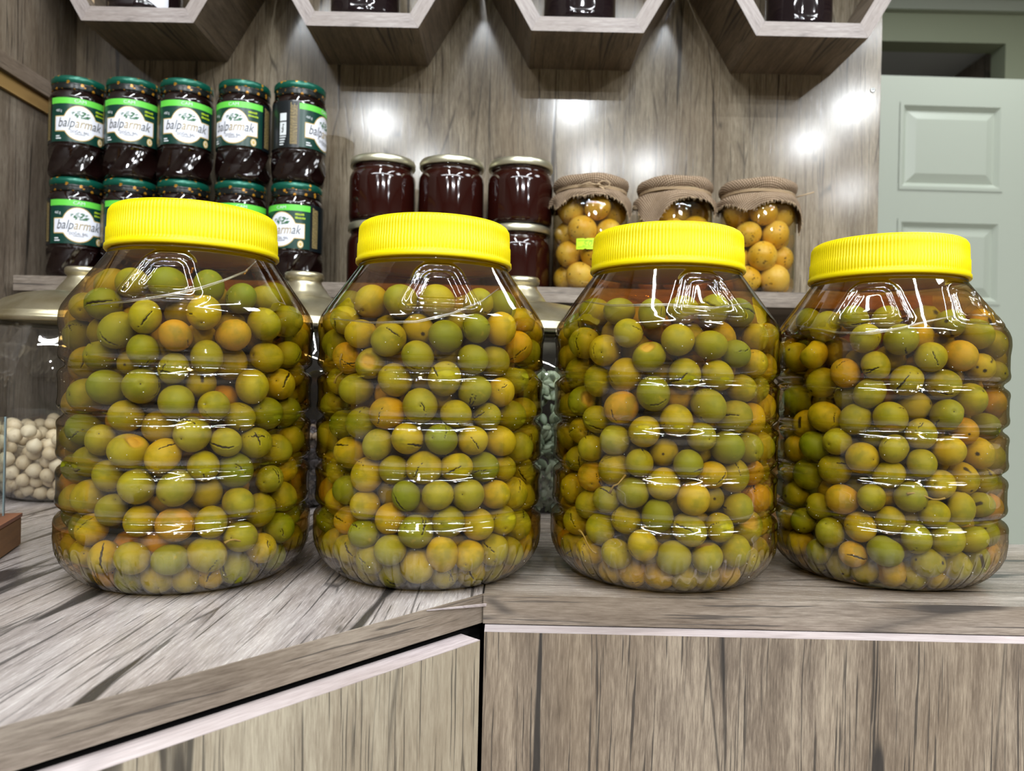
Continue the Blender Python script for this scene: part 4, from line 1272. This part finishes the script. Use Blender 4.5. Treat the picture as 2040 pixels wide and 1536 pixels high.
for bi, u in enumerate(bu):
    bx = px_x(u, 480, YB)
    j = empty('burlap_jar', (bx, YB, ZS)); tag(j, bjl[bi], 'jar', 'burlap-capped jars on the shelf')
    link(bpy.data.objects.new('glass_body', bj_me), j)
    link(bpy.data.objects.new('oil', oil_me), j)
    link(bpy.data.objects.new('metal_lid', bl2_me), j)
    me, fr = burlap(20 + bi, hangs[bi], 0)
    bc = link(bpy.data.objects.new('burlap_cover', me), j)
    link(bpy.data.objects.new('frayed_fringe', fr), bc)['kind'] = 'stuff'
    # twine tied round the neck
    mb = MB(); n = 60
    for dz in (0.0, 0.0022):
        mb.tube([((0.0530 + 0.0004 * math.sin(k * 3)) * math.cos(2 * PI * k / n), (0.0530 + 0.0004 * math.sin(k * 3)) * math.sin(2 * PI * k / n), 0.1475 + dz + 0.0008 * math.sin(2 * PI * k / n * 2)) for k in range(n + 1)], 0.0012, 6)
    if bi == 0:
        c = Vector((0.004, -0.0555, 0.1490))
        for sgn, L, dz in ((1, 0.017, 0.001), ):
            loop = [c + Vector((sgn * L * (0.5 - 0.5 * math.cos(t_ * 2 * PI)) , -0.004 * math.sin(t_ * PI), 0.0052 * math.sin(t_ * 2 * PI) + dz * 2 * t_)) for t_ in [q / 16 for q in range(17)]]
            mb.tube(loop, 0.0009, 6)
        mb.tube([c, c + Vector((0.008, -0.004, -0.006)), c + Vector((0.013, -0.005, -0.016)), c + Vector((0.014, -0.0055, -0.021))], 0.0011, 6)
        mb.tube([c, c + Vector((-0.012, -0.002, 0.003)), c + Vector((-0.028, 0.004, -0.0005))], 0.0010, 6)
        mb.tube([c + Vector((-0.002, -0.001, 0)), c + Vector((0.001, -0.003, 0.001)), c + Vector((0.004, -0.001, 0))], 0.0018, 8)
    if bi == 2:
        c = Vector((0.052, -0.018, 0.148))
        mb.tube([c, c + Vector((0.012, -0.004, 0.003)), c + Vector((0.024, -0.006, 0.0065))], 0.0009, 6)
    mb.build('twine', M['twine'], bc)
    g = np.random.default_rng(300 + bi)
    N = 22
    rad = g.uniform(0.0195, 0.0225, N)
    P = pack(N, rad, bj_in, 0.001, 0.122, 0.0, 300, 60 + bi, 0.0001, 0.0002)
    for i in range(N):
        o = link(bpy.data.objects.new('cheese_ball', BALL[int(g.integers(4))]))
        o.location = (bx + P[i, 0], YB + P[i, 1], ZS + P[i, 2]); o.rotation_euler = tuple(g.uniform(0, 6.3, 3)); s = rad[i] / 0.0195; o.scale = (s, s, s * g.uniform(0.95, 1.08))
        tag(o, 'speckled yellow ball, %s %s, in the %s' % (('bottom', 'second', 'third', 'top')[min(3, int(P[i, 2] / 0.034))] + ' layer', ('left', 'middle', 'right')[min(2, int((P[i, 0] + 0.06) / 0.04))] + (' front' if P[i, 1] < -0.008 else ' back'), blw[bi]), 'cheese ball', 'speckled balls in the %s' % blw[bi])
    if bi == 0:
        wt = wrapper(BR, 0.0)
        ta = -0.0055 + 0.0035; tz = 0.0645
        mb = MB()
        ta0 = math.atan2(px_x(1166, 483, YB - BR) - bx, BR) * BR
        notch = lambda a: 0.0010 if abs(a - ta0) < 0.0011 else 0.0
        strip_patch(mb, wt, ta0 - 0.0132, ta0 + 0.0132, lambda a: tz - 0.0078 + notch(a), lambda a: tz + 0.0078 - notch(a), 0.0004, 0, 26)
        tg = mb.build('price_tag', M['tagneon'], j); tg['label'] = 'neon yellow-green price tag'
        mb = MB()
        strip_patch(mb, wt, ta0 - 0.011, ta0 + 0.011, tz + 0.0043, tz + 0.0052, 0.0007, 0, 8)
        strip_patch(mb, wt, ta0 - 0.011, ta0 + 0.011, tz - 0.0052, tz - 0.0043, 0.0007, 0, 8)
        put_text(mb, wt, text_geo('50', 0.0105, 0.3), ta0 + 0.002, tz, 0.0007, 0, 1.3)
        mb.build('price_print', M['tagink'], tg)

# ------------------------------------------------------------------ jars standing in the hexagons
def dark_jar(x, y, z, R, H, name, label, lidmat):
    j = empty(name, (x, y, z)); tag(j, label, 'jar', 'dark jars in the hexagonal shelves')
    MB().lathe([(0, 0.001), (R * 0.82, 0), (R * 0.95, 0.003), (R, 0.010), (R * 0.985, 0.016), (R, 0.022), (R, H * 0.72), (R * 0.96, H * 0.80), (R * 0.84, H * 0.86), (R * 0.82, H * 0.90)], 64,
               lambda r, zz, a: r * (1 + 0.012 * math.cos(a * 10) * (1 if 0.004 < zz < 0.03 else 0))).build('glass_body', M['jam'], j)
    MB().lathe([(R * 0.82, H * 0.88), (R * 0.90, H * 0.885), (R * 0.90, H * 0.98), (R * 0.86, H), (0, H)], 64).build('lid', lidmat, j)
    return j
zi = HZ + HT + 0.0004
YHJ = YH + 0.062
def hexj(u, v=20): return px_x(u, v, YHJ)
dj0 = dark_jar(hexj(290), YHJ, zi, 0.0545, 0.15, 'preserve_jar', 'dark jar with white lettered label in the first hexagonal shelf', M['silver_lid'])
wq = wrapper(0.0548, 0.0)
mb = MB()
strip_patch(mb, wq, -0.048, 0.058, lambda a: 0.020 - 0.010 * (a / 0.058 if a > 0 else 0) + 0.004 * math.sin(a * 90), 0.085, 0.0004, 0, 30)
lbq = mb.build('label', M['label_white'], dj0)
mb = MB()
rg = random.Random(8)
for q, (a0_, b0_) in enumerate([(-0.038, 0.031), (-0.028, 0.031), (-0.018, 0.029), (-0.007, 0.028), (0.004, 0.027), (0.014, 0.025), (0.026, 0.026), (0.036, 0.029)]):
    n = 14; pts = []
    for k in range(n + 1):
        an = 2 * PI * k / n * rg.uniform(0.9, 1.0) * (0.75 if q % 2 else 1)
        pts.append(wq(a0_ + 0.0035 * math.cos(an), b0_ + 0.0052 * math.sin(an), 0.0008))
    mb.tube(pts, 0.0009, 5)
    mb.tube([wq(a0_ + 0.0042, b0_ + 0.006, 0.0008), wq(a0_ + 0.0045, b0_ - 0.004, 0.0008)], 0.0009, 5)
mb.build('handwritten_strokes', M['ink_black'], lbq)['kind'] = 'stuff'
mb = MB().tube([(-0.066, -0.03, 0.03), (-0.064, -0.032, 0.012), (-0.062, -0.033, 0.002)], 0.0022, 8, taper=[1, 1.1, 1.5])
o = mb.build('twine_end', M['twine'], dj0); o['label'] = 'frayed twine end'
dark_jar(hexj(728), YHJ, zi, 0.0530, 0.14, 'preserve_jar', 'dark jar in the second hexagonal shelf, above the plain honey jars', M['silver_lid'])
dark_jar(hexj(1155), YHJ, zi, 0.0555, 0.14, 'preserve_jar', 'dark jar in the third hexagonal shelf, above the burlap jars', M['silver_lid'])
dark_jar(hexj(1590), YHJ, zi, 0.0500, 0.15, 'preserve_jar', 'dark reddish jar in the hexagonal shelf nearest the pale green door', M['silver_lid'])

# ------------------------------------------------------------------ glass display box on a wooden base at the left
gbx = empty('display_box', (-0.418, 0.651, 0.0003), math.radians(19))
tag(gbx, 'clear glass display box on a reddish wooden base beside the nut jar', 'display box')
bw, bd, bh = 0.26, 0.20, 0.027
o = MB().box((-bw, -bd, 0), (0, 0, bh - 0.003)).build('base', M['cut_wood'], gbx); bevel(o, 0.001, 1)
MB().box((-bw - 0.0005, -bd - 0.0005, bh - 0.003), (0.0005, 0.0005, bh)).build('base_top', M['base_wood'], gbx)
for nm, lo, hi in (('glass_pane', (-0.014, -bd + 0.012, bh), (-0.0105, -0.010, bh + 0.080)), ('glass_pane', (-bw + 0.012, -0.0135, bh), (-0.0145, -0.010, bh + 0.080)),
                   ('glass_pane', (-bw + 0.012, -bd + 0.012, bh), (-0.0145, -bd + 0.0155, bh + 0.080)), ('glass_pane', (-bw + 0.012, -bd + 0.012, bh + 0.080), (-0.0105, -0.010, bh + 0.0835))):
    MB().box(lo, hi).build(nm, M['glass_pane'], gbx)
MB().box((-0.0106, -0.0136, bh), (-0.0098, -0.0098, bh + 0.083)).build('polished_edge', M['glass_edge'], gbx)
# pairs that still read alike: say which is the upper one
byl = {}
for o in bpy.data.objects:
    if o.get('category') in ('olive', 'cheese ball'): byl.setdefault(o['label'], []).append(o)
for lb, ob in byl.items():
    if 1 < len(ob) < 4 and len(lb.split()) < 16:
        for o, wd in zip(sorted(ob, key=lambda q: -q.location.z), ('upper', 'lower') if len(ob) == 2 else ('upper', 'middle', 'lower')):
            o['label'] = wd + ' ' + lb
print('objects', len(bpy.data.objects), 'nuts', cnt)
